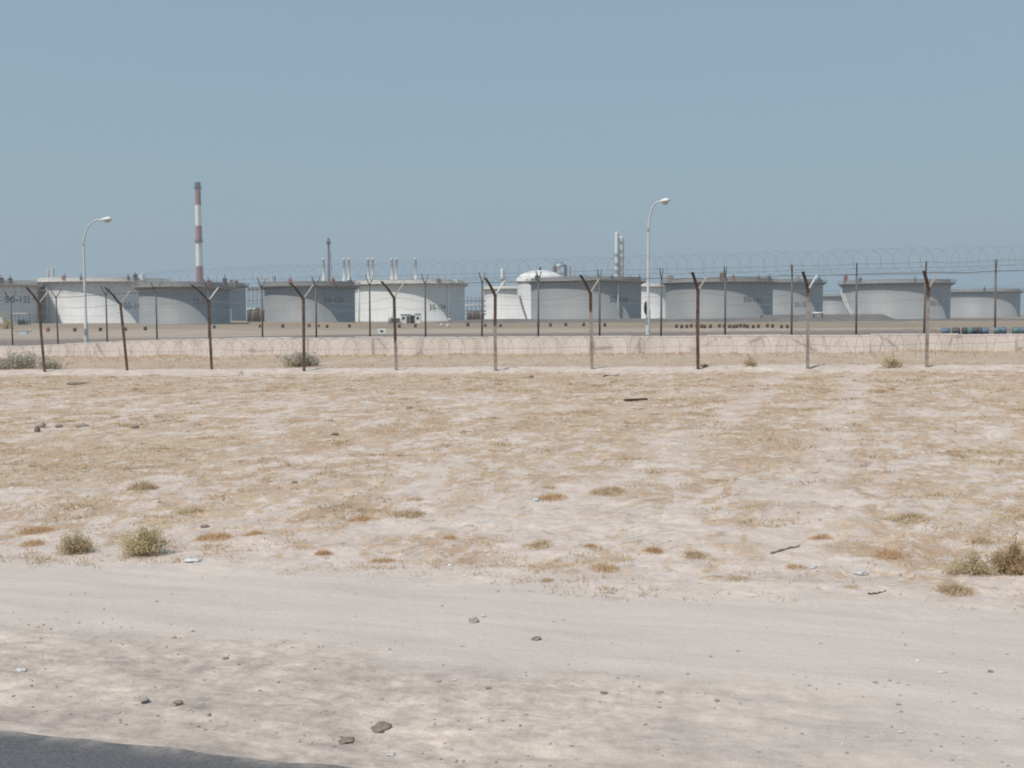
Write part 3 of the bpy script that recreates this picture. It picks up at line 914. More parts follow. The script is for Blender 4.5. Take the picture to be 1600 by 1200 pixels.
# pipe racks seen between tanks
def rack(px0, px1, ypipes, Y, label, ytop, vertical):
    p0, p1 = base_at(px0, Y), base_at(px1, Y)
    c = (p0 + p1) / 2; L = (p1 - p0).length
    o = empty('pipe_rack', c, label, 'pipe rack')
    for i, (py, r, mm) in enumerate(ypipes):
        z = h_at((px0 + px1) / 2, py, Y)
        m = MB(); m.tube([(-L / 2, i * .5, z), (L / 2, i * .5, z)], r, 8); m.build('pipe', M[mm], o)
    zt = h_at(px0, ytop, Y)
    for k in range(vertical):
        x = -L / 2 + L * (k + .5) / vertical
        m = MB()
        for s in (-1.4, 1.4): m.box((x, s, zt / 2), (.3, .3, zt))
        for f in (.35, .62, .97): m.box((x, 0, zt * f), (.28, 3.0, .28))
        m.build('bent', M['grey_metal'], o)
    for k in range(vertical - 1):
        x = -L / 2 + L * (k + 1.0) / vertical
        h = zt * random.uniform(.25, .42)
        m = MB(); m.lathe([(0, 0), (1.0, 0), (1.0, h - .5), (.5, h), (0, h + .1)], 12, (x, -2.2, 0)); m.build('vessel', M['dull_rust' if k % 2 else 'olive'], o)
    return o
rack(386, 417, [(483, .42, 'white_metal'), (487.5, .48, 'white_metal'), (452, .3, 'dull_rust')], 430, 'pipe rack with two white pipes between the grey tanks at left', 449, 5)
rack(727, 759, [(477.5, .42, 'white_metal'), (470, .3, 'grey_metal'), (486, .3, 'grey_metal'), (491, .35, 'grey_metal')], 470, 'pipe rack between the 50-134 tank and the small white tank', 464, 5)
# ------------------------------------------------------------------ embankments in front of the tanks
def bund(name, pts, hgt, w_top, slope, mat):
    """ridge along pts (px, Y, top height factor)"""
    m = MB(); n = len(pts); vs = []
    P = [(base_at(px, Yv), hf) for px, Yv, hf in pts]
    for i, (p, hf) in enumerate(P):
        a = P[max(0, i - 1)][0]; b = P[min(n - 1, i + 1)][0]
        d = (b - a).normalized(); s = Vector((-d.y, d.x, 0))
        h = hgt * hf
        for off, z in ((-(w_top / 2 + slope * h + .5), -.35), (-w_top / 2, h), (w_top / 2, h), (w_top / 2 + slope * h + .5, -.35)):
            vs.append(p + s * off + Vector((0, 0, z + .12 * mnoise.noise((i * .7, off, 2)))))
    fs = [(i * 4 + k, (i + 1) * 4 + k, (i + 1) * 4 + k + 1, i * 4 + k + 1) for i in range(n - 1) for k in range(3)]
    fs += [(0, 1, 2, 3), tuple((n - 1) * 4 + k for k in (3, 2, 1, 0))]
    m.add(vs, fs)
    o = m.build(name, mat); tag(o, kind='structure'); return o
bm_ = simple('grey_bund_surface', (.15, .138, .13), .2, .4, .95)
bund('embankment', [(680, 322, .15), (705, 322, .8)] + [(740 + 60 * k, 322 + 3 * math.sin(k), 1 + .15 * math.sin(k * 1.9)) for k in range(10)] + [(1320, 322, .8), (1400, 324, .55), (1480, 326, .5), (1620, 328, .5)], 1.0, 2.5, 1.6, bm_)
bund('embankment', [(1190, 372, .9), (1260, 372, 1), (1376, 372, 1), (1386, 372, .55), (1400, 372, .06)], 2.05, 2.5, 1.4, bm_)
bund('embankment', [(-60, 330, .7), (60, 330, .5), (200, 328, .45), (360, 326, .5), (560, 324, .4), (640, 323, .3), (690, 323, .05)], .75, 2.0, 2.0, simple('brown_scrub_bank', (.27, .20, .145), .2, .5, .95))

# ------------------------------------------------------------------ row of small marker blocks / drums in the yard
def block_proto(mat, r=.26, h=.62):
    m = MB(); m.lathe([(0, 0), (r * .96, 0), (r, .03), (r, h * .33), (r * 1.06, h * .35), (r, h * .37), (r, h * .64), (r * 1.06, h * .66), (r, h * .68), (r, h - .03), (r * .92, h), (0, h - .02)], 14)
    return m
ORD = ['first', 'second', 'third', 'fourth', 'fifth', 'sixth', 'seventh', 'eighth', 'ninth', 'tenth', 'eleventh', 'twelfth', 'thirteenth', 'fourteenth', 'fifteenth', 'sixteenth', 'seventeenth', 'eighteenth', 'nineteenth', 'twentieth', 'twenty first', 'twenty second', 'twenty third', 'twenty fourth']
protos = {}
def drum(px, py, hpx, mat, label, group, name='marker_drum', wide=1.0):
    p = ground(px, py)
    d = p.y; h = hpx / F * d
    if mat not in protos:
        m = block_proto(None, .42, 1.0)
        o = m.build(name, M[mat]); protos[mat] = o; first_ = True
    else:
        o = protos[mat].copy(); COL.objects.link(o)
    o.name = name
    o.location = p; o.scale = (h * wide, h * wide, h); o.rotation_euler.z = random.uniform(0, 6)
    tag(o, label, 'drum', group); return o
left = [(75, 519, 6.5, 'block_orange'), (117, 519, 6, 'block'), (157, 518.5, 6, 'block_dark'), (196, 518, 6, 'block'), (227, 517, 6, 'block_dark'), (335, 514, 5, 'block_dark'), (406, 512.5, 4.5, 'block_dark'),
        (442, 513, 5.5, 'block_dark'), (483, 512, 5, 'block'), (498, 512, 4, 'block'), (511, 513, 5, 'block'), (546, 512.5, 5, 'block_dark'), (624, 513, 5.5, 'block_dark'), (649, 512.5, 5.5, 'block'),
        (690, 511, 5, 'pale_block'), (700, 513, 6, 'pale_block'), (731, 511, 6, 'block_dark'), (758, 511.5, 5, 'block'), (782, 512, 5, 'block'), (841, 511, 5, 'block_dark'), (860, 511, 5.5, 'block_dark'), (884, 510.5, 5.5, 'block_dark'), (912, 510.5, 5.5, 'block'), (945, 511, 5.5, 'block_dark')]
cn = {'block_orange': 'orange brown', 'block': 'dark red', 'block_dark': 'dark grey', 'pale_block': 'pale'}
for i, (px, py, h, mm) in enumerate(left):
    py = py - .8
    drum(px, py, h, mm, '%s drum, %s from the left in the sparse yard row behind the fence' % (cn[mm], ORD[i]), 'drums standing in a loose row across the yard')
right = [1057, 1065, 1073, 1080, 1089, 1096, 1101, 1110, 1124, 1132, 1140, 1146, 1151, 1157, 1163, 1168, 1177, 1185, 1199, 1207, 1221, 1230]
for i, px in enumerate(right):
    mm = 'block' if i % 3 != 1 else 'block_dark'
    drum(px, 512.3 + .8 * math.sin(i * 1.3), 5.6, mm, '%s drum, %s from the left in the tight row before tank 50-131' % (cn[mm], ORD[i]), 'drums in a tight row before the right grey tanks')
# bluish drums lying just behind the wall at right
for i, (px, w, mm) in enumerate([(1478, 12, 'blue_drum'), (1494, 11, 'black_drum'), (1508, 7, 'black_drum'), (1516, 7, 'teal_drum'), (1524, 6, 'black_drum'), (1531, 7, 'black_drum'), (1540, 9, 'blue_drum'), (1558, 8, 'teal_drum'), (1568, 8, 'blue_drum'), (1588, 10, 'teal_drum'), (1600, 8, 'blue_drum')]):
    d = ray(px, 510); t = (VW + .62 + .12 * (i % 3)) / (d.x * SA + d.y * CA)
    x, y = d.x * t, d.y * t
    g = on_ground(x, y)
    r = .115; L = w / F * y * 1.05
    m = MB()
    prof = [(0, -L / 2), (r * .95, -L / 2), (r, -L / 2 + .02), (r, -L / 6), (r * 1.05, -L / 6 + .015), (r, -L / 6 + .03), (r, L / 6), (r * 1.05, L / 6 + .015), (r, L / 6 + .03), (r, L / 2 - .02), (r * .95, L / 2), (0, L / 2)]
    m.lathe(prof, 14)
    o = m.build('plastic_drum', M[mm], None, g + Vector((0, 0, r + .06)))
    o.rotation_euler = (R(90), random.uniform(-.06, .06), R(72) + random.uniform(-.25, .25))
    tag(o, '%s drum lying behind the wall, %s from the left of that row' % ({'blue_drum': 'blue', 'black_drum': 'dark', 'teal_drum': 'teal'}[mm], ORD[i]), 'drum', 'drums lying behind the wall at the right')

# ------------------------------------------------------------------ sign, cabins, shelter
p = at(596.5, 523, 52); p = on_ground(p.x, p.y)
o = empty('warning_sign', p, 'small white notice board with a dark round mark behind the wall', 'sign')
sz = at(596.5, 517.5, 52).z - p.z
m = MB(); m.box((0, 0, sz), (.40, .03, .26)); m.build('board', M['white_metal'], o)
m = MB(); m.lathe([(0, 0), (.062, 0), (.062, .006), (0, .006)], 16); q = m.build('mark', M['dark_metal'], o, (0, -.018, sz)); q.rotation_euler.x = R(90); q.scale = (1.3, .8, 1)
for s in (-.14, .14):
    m = MB(); m.tube([(s, .03, -.1), (s, .03, sz + .1)], .02, 6); m.build('leg', M['grey_metal'], o)

def cabin(px0, px1, ytop, Y, mat, doors, label, windows=()):
    p0, p1 = base_at(px0, Y), base_at(px1, Y); c = (p0 + p1) / 2; W = (p1 - p0).length; H = h_at((px0 + px1) / 2, ytop, Y)
    o = empty('portable_cabin', c, label, 'cabin', 'white site cabins before tank 50-134')
    m = MB(); m.box((0, 0, H / 2 + .1), (W, 2.4, H - .2)); m.build('body', M[mat], o)
    m = MB(); m.box((0, 0, H + .06), (W + .3, 2.8, .14)); m.build('roof', M['grey_metal'], o)
    for x in doors:
        m = MB(); m.box((x * W, -1.215, 1.1), (.85, .06, 1.95)); d = m.build('door', M['dark_metal'], o)
        h = MB(); h.box((x * W + .3, -1.265, 1.1), (.06, .05, .14)); h.build('handle', M['white_metal'], d)
    for x in windows:
        m = MB(); m.box((x * W, -1.215, 1.55), (.7, .06, .7)); m.build('window', M['glass'], o)
    return o
cabin(627, 641, 491.5, 300, 'white_metal', [.3], 'white site cabin with one dark doorway, left of two cabins', [-.2])
cabin(641.5, 648, 493, 301.5, 'grey_metal', [-.25, .3], 'low grey site cabin with two dark doorways between white cabins')
cabin(649, 657.5, 490.5, 300, 'white_metal', [], 'tall pale site cabin, rightmost of the cabins before tank 50-134', [.0])
o = empty('equipment_skid', base_at(617, 296), 'dark olive equipment skid with a white exhaust pipe left of the cabins', 'equipment')
m = MB(); m.box((.2, 0, .95), (2.2, 1.6, 1.2)); m.build('housing', M['olive'], o)
m = MB(); m.box((0, 0, .2), (3.6, 1.8, .3)); m.build('skid_base', M['grey_metal'], o)
m = MB(); m.lathe([(0, 0), (.55, 0), (.6, .2), (.6, 1.2), (.4, 1.35), (0, 1.35)], 14, (-1.25, 0, .36)); m.build('tank', M['grey_metal'], o)
m = MB(); m.tube([(-.75, 0, 1.5), (-.75, 0, 2.5), (-.55, 0, 2.6)], .12, 8); m.build('exhaust', M['white_metal'], o)
m = MB(); m.tube([(1.7, 0, .3), (1.7, 0, 1.6)], .07, 6); m.build('bollard', M['dark_metal'], o)
o = empty('pump_shelter', base_at(35, 322), 'open shelter with a pale flat roof before the 50-132 tank', 'shelter')
W = 20 / F * 322; H = h_at(35, 489.5, 322)
m = MB(); m.box((0, 0, H), (W + .6, 3.0, .35)); m.build('roof', M['pale_block'], o)
for sx in (-1, 1):
    for sy in (-1, 1):
        m = MB(); m.box((sx * W * .45, sy * 1.2, H / 2 - .09), (.2, .2, H - .18)); m.build('leg', M['grey_metal'], o)
for k in range(3):
    m = MB(); m.box((-W * .28 + k * W * .28, .2, .65), (.8, .9, 1.3), 0, .8); m.tube([(-W * .28 + k * W * .28, .2, 1.2), (-W * .28 + k * W * .28, .2, 1.9)], .12, 6); m.build('pump', M['dark_metal'], o)
# pale trough on the yard at far left
p = ground(37, 522.5)
o = empty('trough', p, 'small pale trough with a dark plank across it at far left of the yard', 'trough')
k_ = p.y / F
m = MB(); m.box((0, 0, 2.2 * k_), (11 * k_, 5 * k_, 4.4 * k_), 0, 1.12); m.build('body', M['blue_plastic'], o)
m = MB(); m.box((0, 0, 4.9 * k_), (26 * k_, 2 * k_, .8 * k_), .1); m.build('plank', M['wood'], o)
# white pipe rail beside the bund at right
p = base_at(1278, 330)
o = empty('pipeline', p, 'short white pipe on dark supports in front of the 50-125 tank', 'pipe')
L = 16 / F * 330; zz = h_at(1278, 489, 330)
m = MB(); m.tube([(-L / 2, 0, zz), (L / 2, 0, zz)], .28, 10); m.build('pipe', M['white_metal'], o)
for s in (-.42, .42):
    m = MB(); m.box((s * L, 0, zz / 2 - .15), (.35, .5, zz - .25)); m.build('support', M['dark_metal'], o)

# ------------------------------------------------------------------ vegetation
def blade(mb, p, d, L, w, droop, seg=2):
    d = Vector(d).normalized()
    side = d.cross(Vector((0, 0, 1)))
    if side.length < .01: side = Vector((1, 0, 0))
    side.normalize()
    side = (Matrix.Rotation(random.uniform(-.9, .9), 3, d) @ side)
    vs = []; q = Vector(p); dd = d.copy()
    for i in range(seg + 1):
        ww = w * (1 - i / (seg + .35))
        vs += [q - side * ww, q + side * ww]
        q = q + dd * (L / seg); dd = (dd + Vector((0, 0, -droop / seg))).normalized()
    mb.add(vs, [(i * 2, i * 2 + 1, i * 2 + 3, i * 2 + 2) for i in range(seg)])

def tuft_into(mb, c, rad, h, n, w=.005, flat=1.0, droop=.8):
    for _ in range(n):
        a = random.uniform(0, 6.283); r = rad * math.sqrt(random.random())
        x, y = c.x + r * math.cos(a) * 1.25, c.y + r * math.sin(a) * .9
        z = height(x, y) - .01 if flat else c.z
        b = random.uniform(0, 6.283); tl = random.uniform(.25, 1.35)
        k = 1 - .55 * (r / rad)
        blade(mb, (x, y, z), (math.cos(b) * tl, math.sin(b) * tl, 1), h * k * random.uniform(.6, 1.25), w * random.uniform(.7, 1.4), droop)

# dry flattened grass over the whole field: nobody could count it
db = [MB(), MB(), MB()]
cnt = 0; tries = 0
while cnt < 20000 and tries < 300000:
    tries += 1
    v = 5.3 + 31.0 * random.random() ** 1.35
    half = 4.2 + v * .56
    u = random.uniform(-half - v * .33, half - v * .10)
    g = grass_amount(u, v)
    if random.random() > sstep(.40, .66, g) * .97 + .004: continue
    x, y = to_xy(u, v)
    if (abs(RUT[0] * x + RUT[1] * y + RUT[2]) - .8) ** 2 < .1 and random.random() < .7: continue
    d = v
    nb = 13 if d < 10 else (10 if d < 15 else (7 if d < 22 else 5))
    s = random.uniform(.6, 1.25)
    w = .0035 if d < 12 else (.005 if d < 20 else .009)
    tuft_into(db[0 if random.random() < .55 else (1 if random.random() < .6 else 2)], Vector((x, y, 0)), .15 * s, .066 * s, nb, w, 1.0, 1.5)
    cnt += 1
for i in range(2600):
    v = (VW - .12 - abs(random.gauss(0, .35))) if i < 1100 else random.uniform(29.3, VW - .3)
    u = random.uniform(-34, 12)
    if i >= 1100 and mnoise.noise((u * .35, v * .5, 31)) < -.05: continue
    if i < 1100 and mnoise.noise((u * .5, 1, 37)) < -.35: continue
    x, y = to_xy(u, v)
    tuft_into(db[random.choice((0, 1, 1, 2))], Vector((x, y, 0)), .22, random.uniform(.07, .17), 7, .009, 1.0, .8)
for i in range(950):                    # denser low mounds of dead stalks
    v = 6.8 + 22 * random.random() ** 1.2
    half = 3.4 + v * .56; u = random.uniform(-half - v * .33, half - v * .10)
    if grass_amount(u, v) < random.uniform(.38, .62): continue
    x, y = to_xy(u, v)
    for k in range(random.randint(1, 4)):
        tuft_into(db[random.choice((0, 0, 1, 1, 2))], Vector((x + random.gauss(0, .16), y + random.gauss(0, .10), 0)), random.uniform(.07, .15), random.uniform(.05, .10), 34, .0028 + .0002 * v, 1.0, 1.3)
for i in range(60):                     # scattered clumps along the edge of the track
    u0 = random.uniform(-6.5, 3.5); e0 = 5.75 + .035 * u0 + random.uniform(-.1, 1.6) * random.random()
    for k in range(random.randint(3, 12)):
        x, y = to_xy(u0 + random.gauss(0, .16), e0 + random.gauss(0, .07))
        tuft_into(db[random.choice((0, 1, 1, 2))], Vector((x, y, 0)), .07, random.uniform(.03, .075), 14, .003, 1.0, 1.0)
for m, mm in zip(db, ('tan_leaf', 'brown_leaf', 'yellow_leaf')):
    o = m.build('dry_grass', M[mm]); tag(o, {'tan_leaf': 'sparse tan dry grass spread over the sandy field', 'brown_leaf': 'brown withered grass spread over the sandy field', 'yellow_leaf': 'straw coloured dry grass spread over the sandy field'}[mm], 'grass', None, 'stuff')

def grass_clump(px, py, wpx, hpx, mat, label, dens=1.0, group='dry grass clumps on the field'):
    p = ground(px, py); k = p.y / F
    m = MB(); w = wpx * k; h = hpx * k
    n = int(420 * dens)
    for _ in range(n):
        a = random.uniform(0, 6.283); r = math.sqrt(random.random())
        x, y = p.x + w / 2 * r * math.cos(a), p.y + min(w / 2, .35) * r * math.sin(a)
        env = (1 - .75 * r ** 1.6) * random.uniform(.55, 1.15)
        b = random.uniform(0, 6.283); tl = random.uniform(.15, .9)
        blade(m, Vector((x, y, height(x, y) - .015)) - p, (math.cos(b) * tl, math.sin(b) * tl, 1), h * env * 1.15, .0026 + .0004 * p.y * .3, 1.1, 3)
    o = m.build('grass_clump', M[mat], None, p)
    tag(o, label, 'grass clump', group); return o
def shrub(px, py, wpx, hpx, leaf, label, n=70, cat='shrub', name='desert_shrub', leaves=26, seed=1, gaps=True):
    p = ground(px, py); k = p.y / F
    o = empty(name, p, label, cat)
    st, lf = MB(), MB()
    w, h = wpx * k, hpx * k
    rnd = random.Random(seed)
    ls = max(.010, .0016 * p.y)
    clumps = [(rnd.uniform(0, 6.283), rnd.uniform(.05, 1.05), rnd.choice((.38, .5, .62, .75, 1.12))) for _ in range(13)]
    for i in range(int(n * .8)):
        ca, cr, ch = rnd.choice(clumps)
        a = ca + rnd.gauss(0, .35); rr = cr * rnd.uniform(.65, 1.1)
        tip = Vector((w / 2 * rr * math.cos(a), w / 2 * rr * math.sin(a) * .8, h * ch * (1 - .45 * rr ** 2) * rnd.uniform(.6, 1.08)))
        b0 = Vector((tip.x * .18 + rnd.gauss(0, w * .03), tip.y * .18, -.02))
        mid = b0.lerp(tip, .5) + Vector((rnd.gauss(0, w * .04), rnd.gauss(0, w * .04), h * .08))
        r0 = max(.002, .0006 * p.y * .5)
        st.tube([b0, mid, tip], [r0 * 1.4, r0, r0 * .5], 3, False)
        for j in range(int(leaves * .55)):
            t = .25 + .78 * math.sqrt(rnd.random())
            q = b0.lerp(mid, t * 2) if t < .5 else mid.lerp(tip, (t - .5) * 2)
            q = q + Vector((rnd.gauss(0, ls * 2), rnd.gauss(0, ls * 2), rnd.gauss(0, ls * 1.8)))
            d = Vector((rnd.gauss(0, 1), rnd.gauss(0, 1), rnd.gauss(.5, .8))).normalized()
            e = d.orthogonal().normalized(); e = Matrix.Rotation(rnd.uniform(0, 6.28), 3, d) @ e
            L = ls * rnd.uniform(.8, 2.4); ww = ls * rnd.uniform(.16, .42)
            if q.z < 0: q.z = abs(q.z)
            lf.add([q - e * ww, q + e * ww, q + d * L], [(0, 1, 2)])
    st.build('stems', M['straw_stem'], o); lf.build('foliage', M[leaf], o)
    return o
shrub(226, 866, 100, 44, 'olive_leaf', 'olive green bushy shrub at the edge of the track, larger of the two at left', 230, leaves=44, seed=3)
shrub(122, 863, 66, 34, 'yellow_leaf', 'pale straw green shrub left of the larger olive shrub', 130, leaves=36, seed=5)
shrub(1582, 896, 100, 52, 'brown_leaf', 'brown dry shrub at the right edge above the track', 240, leaves=40, seed=8)
shrub(1522, 894, 84, 38, 'yellow_leaf', 'low straw coloured shrub left of the brown shrub at the right edge', 130, leaves=32, seed=9)
shrub(36, 576, 62, 20, 'grey_leaf', 'grey green bush behind the leftmost leaning post', 150, leaves=44, seed=11)
shrub(78, 577, 36, 15, 'grey_leaf', 'smaller grey bush just right of the leftmost leaning post', 60, leaves=30, seed=12)
shrub(3, 577, 28, 13, 'grey_leaf', 'grey green bush cut by the left edge of the picture', 50, leaves=28, seed=13)
shrub(468, 573, 66, 19, 'grey_leaf', 'grey bush behind the post with a bush at its foot', 150, leaves=44, seed=14)
shrub(1394, 575, 32, 19, 'yellow_leaf', 'straw yellow round bush by the fence, left of the whitish post', 70, leaves=16, seed=15)
shrub(1172, 572, 26, 13, 'yellow_leaf', 'small straw bush by the fence between two posts right of centre', 46, leaves=14, seed=16)
shrub(11, 514, 12, 25, 'yellow_leaf', 'brown spindly bush before the 50-132 tank', 34, leaves=18, seed=19)

CL = [(57, 831, 62, 16, 'brown_leaf', 'orange brown grass clump left of the straw shrub, upper of two'), (52, 850, 52, 13, 'brown_leaf', 'orange brown grass clump left of the straw shrub, lower of two'),
      (336, 840, 72, 16, 'brown_leaf', 'wide orange brown grass clump right of the olive shrub'), (398, 838, 44, 11, 'brown_leaf', 'smaller brown grass clump right of the wide orange one'),
      (506, 866, 32, 12, 'brown_leaf', 'small round orange grass clump near the track edge left of centre'), (597, 876, 56, 12, 'brown_leaf', 'flat orange grass clump near the track edge, right of the round one'),
      (703, 840, 36, 10, 'brown_leaf', 'small orange grass clump above the track edge at centre'), (222, 762, 52, 22, 'tan_leaf', 'tan grass clump alone in the left field above the olive shrub'),
      (922, 856, 34, 10, 'brown_leaf', 'small brown grass clump above the track edge right of centre'), (1022, 864, 40, 13, 'brown_leaf', 'brown grass clump beside the pale ruts, right of centre'),
      (945, 890, 64, 14, 'brown_leaf', 'flat orange clump at the track edge right of centre'), (855, 908, 34, 10, 'tan_leaf', 'small tan clump lowest on the track edge near centre'),
      (1085, 870, 44, 14, 'tan_leaf', 'tan grass clump left of the grey branch at right'), (1388, 868, 64, 14, 'brown_leaf', 'brown clump right of the grey branch at right'),
      (1245, 888, 48, 11, 'brown_leaf', 'orange clump left of the pale bluish stone'), (1492, 925, 66, 22, 'tan_leaf', 'straw clump at the track edge below the right shrubs'),
      (1330, 920, 50, 9, 'tan_leaf', 'low tan clump by the dark stick at right'), (1150, 906, 66, 10, 'tan_leaf', 'long low tan clump at the track edge right'),
      (560, 812, 46, 13, 'brown_leaf', 'brown tuft above the round orange clump'), (640, 806, 60, 15, 'tan_leaf', 'tan tuft cluster above the centre of the track edge'),
      (840, 852, 60, 14, 'tan_leaf', 'tan tuft cluster just right of centre above the track edge'), (300, 800, 54, 13, 'tan_leaf', 'tan tuft above the wide orange clump'),
      (1280, 838, 46, 13, 'brown_leaf', 'brown tuft above the pale stones at right'), (1420, 812, 66, 15, 'tan_leaf', 'tan tuft in the right field'), (1530, 845, 60, 14, 'tan_leaf', 'tan tuft above the right edge shrubs'),
      (860, 778, 60, 14, 'brown_leaf', 'brown tuft beside the pale blue litter'), (950, 770, 66, 16, 'tan_leaf', 'tan tuft right of the pale blue litter')]
for c in CL: grass_clump(c[0], c[1], c[2], c[3], 'orange_leaf' if c[4] == 'brown_leaf' else c[4], c[5], 1.9)

# ------------------------------------------------------------------ stones, sticks, litter
def stone(px, py, wpx, hpx, mat, label, name='stone', cat='stone', seed=1):
    p = ground(px, py, True); k = (p - EYE).length / F
    m = MB(); rnd = random.Random(seed)
    n, rings = 22, 12; vs = []
    for i in range(rings + 1):
        f = -math.pi / 2 + math.pi * i / rings
        for j in range(n):
            a = 2 * math.pi * j / n
            d = Vector((math.cos(f) * math.cos(a), math.cos(f) * math.sin(a), math.sin(f)))
            r = 1 + .45 * mnoise.noise(d * 1.6 + Vector((seed * 3.1, 0, 0))) + .22 * mnoise.noise(d * 4 + Vector((seed, 7, 0))) + .14 * mnoise.noise(d * 9 + Vector((seed, 3, 5)))
            vs.append(Vector((d.x * r * wpx * k / 2, d.y * r * wpx * k / 2 * .8, d.z * r * hpx * k * .5 + hpx * k * .22)))
    fs = [(i * n + j, i * n + (j + 1) % n, (i + 1) * n + (j + 1) % n, (i + 1) * n + j) for i in range(rings) for j in range(n)]
    m.add(vs, fs, True)
    o = m.build(name, M[mat], None, p); o.rotation_euler.z = rnd.uniform(0, .6)
    tag(o, label, cat); return o
stone(740, 972, 17, 9, 'stone', 'single grey stone on the smooth track at centre', seed=1)
stone(838, 999, 17, 5, 'dark_stone', 'flat dark stone on the track right of the grey stone', seed=2)
stone(1271, 888, 14, 7, 'pale_stone', 'pale bluish grey stone at the right track edge, left of the flat grey one', seed=3)
stone(1344, 897, 22, 7, 'pale_stone', 'flat pale grey stone at the right track edge', seed=4)
stone(597, 1141, 30, 15, 'dark_stone', 'dark brown lump on the road shoulder at the bottom', seed=5)
stone(541, 1158, 22, 6, 'dark_stone', 'low dark lump left of the bigger one on the shoulder', seed=6)
stone(611, 1180, 14, 4, 'pale_stone', 'whitish flat pebble on the shoulder below the dark lump', seed=7)
stone(943, 1083, 11, 3, 'dark_stone', 'small dark flat stone low on the track, left of a similar one', seed=8)
stone(1030, 1082, 11, 3, 'stone', 'small brown flat stone low on the track, right of a similar one', seed=9)
stone(764, 1076, 9, 3, 'dark_stone', 'small dark stone low on the track at centre', seed=10)
stone(685, 1065, 9, 3, 'stone', 'small brown stone low on the track left of centre', seed=11)
stone(320, 823, 13, 4, 'dark_stone', 'dark flat stone above the wide orange clump', seed=12)
stone(1548, 1050, 8, 4, 'dark_stone', 'small dark stone on the track at the right', seed=13)
stone(278, 1102, 14, 5, 'dark_stone', 'small dark stone on the left shoulder', seed=14)
stone(225, 1094, 13, 4, 'stone', 'small brown stone on the left shoulder', seed=15)
stone(353, 1029, 9, 3, 'dark_stone', 'small dark stone on the track at left', seed=16)
stone(120, 600, 26, 4, 'dark_stone', 'dark brown lump on the sand by the left posts', seed=17)
stone(376, 585, 7, 7, 'pale_stone', 'small whitish stone on the sand rim between the left posts', seed=18)
stone(58, 675, 8, 12, 'dark_stone', 'small upright dark clod in the left field, leftmost', seed=19)
stone(66, 667, 9, 9, 'stone', 'brown clod beside the upright dark clod', seed=20)
stone(92, 667, 10, 5, 'dark_stone', 'flat dark clod in the left field', seed=21)
stone(210, 669, 13, 6, 'dark_stone', 'dark reddish clod in the left field, alone', seed=22)
stone(128, 666, 18, 6, 'stone', 'grey clod in the left field between two dark ones', seed=23)
stone(524, 679, 12, 5, 'dark_stone', 'dark clod in the middle of the left field', seed=24)
stone(460, 755, 9, 5, 'dark_stone', 'small dark brown clod left of centre in the field', seed=25)
stone(830, 590, 9, 5, 'dark_stone', 'brown clod by the fence right of the centre post', seed=26)
stone(1100, 573, 12, 6, 'dark_stone', 'dark clod at the foot of a rusty post right of centre', seed=27)
stone(640, 756 - 118, 10, 4, 'dark_stone', 'flat dark clod in the upper field near centre', seed=28)
stone(1350, 728, 12, 5, 'stone', 'brown clod in the right field', seed=29)
stone(301, 877, 24, 6, 'plastic', 'crumpled white plastic lying right of the olive shrub', 'plastic_litter', 'litter', seed=30)
stone(703, 884, 8, 4, 'plastic', 'small white scrap at the track edge at centre, upper left of two', 'plastic_litter', 'litter', seed=31)
stone(726, 901, 6, 3, 'plastic', 'tiny white scrap at the track edge at centre, lower right of two', 'plastic_litter', 'litter', seed=32)
stone(837, 783, 9, 7, 'blue_plastic', 'pale blue plastic piece in the field right of centre', 'plastic_litter', 'litter', seed=33)
stone(1469, 1051, 9, 3, 'plastic', 'white scrap on the track at the right, lower of two', 'plastic_litter', 'litter', seed=34)
stone(1434, 1033, 8, 3, 'plastic', 'white scrap on the track at the right, upper of two', 'plastic_litter', 'litter', seed=35)
stone(32, 1048, 17, 4, 'plastic', 'flat white scrap on the shoulder at the left', 'plastic_litter', 'litter', seed=36)
def stick(p0, p1, r, mat, label, name='stick', cat='stick'):
    a, b = ground(*p0, True), ground(*p1, True)
    m = MB(); n = 6
    o0 = a.copy()
    pts = []
    for i in range(n + 1):
        q = a.lerp(b, i / n)
        q.z = height(q.x, q.y) + r * .8
        q += Vector((0, .004 * math.sin(i * 2.2), .003 * math.cos(i * 3)))
        pts.append(q - o0)
    m.tube(pts, [r * (1 - .5 * i / n) for i in range(n + 1)], 6)
    o = m.build(name, M[mat], None, o0); tag(o, label, cat); return o
stick((1357, 929), (1384, 924), .005, 'wood', 'thin dark stick on the track edge at the right')
stick((943, 589), (968, 586), .018, 'wood', 'thin dark stick on the sand by the fence right of centre')
stick((1205, 866), (1250, 854), .008, 'bark', 'grey dry branch in the right field above the stones', 'dry_branch', 'branch')
a, b = ground(976, 628), ground(1010, 626)
o = MB(); L = (b - a).length; o.box((0, 0, .018), (L, .08, .036)); o = o.build('plank', M['wood'], None, (a + b) / 2); o.rotation_euler.z = math.atan2((b - a).y, (b - a).x)
tag(o, 'short dark plank lying on the sand in the upper field', 'plank')

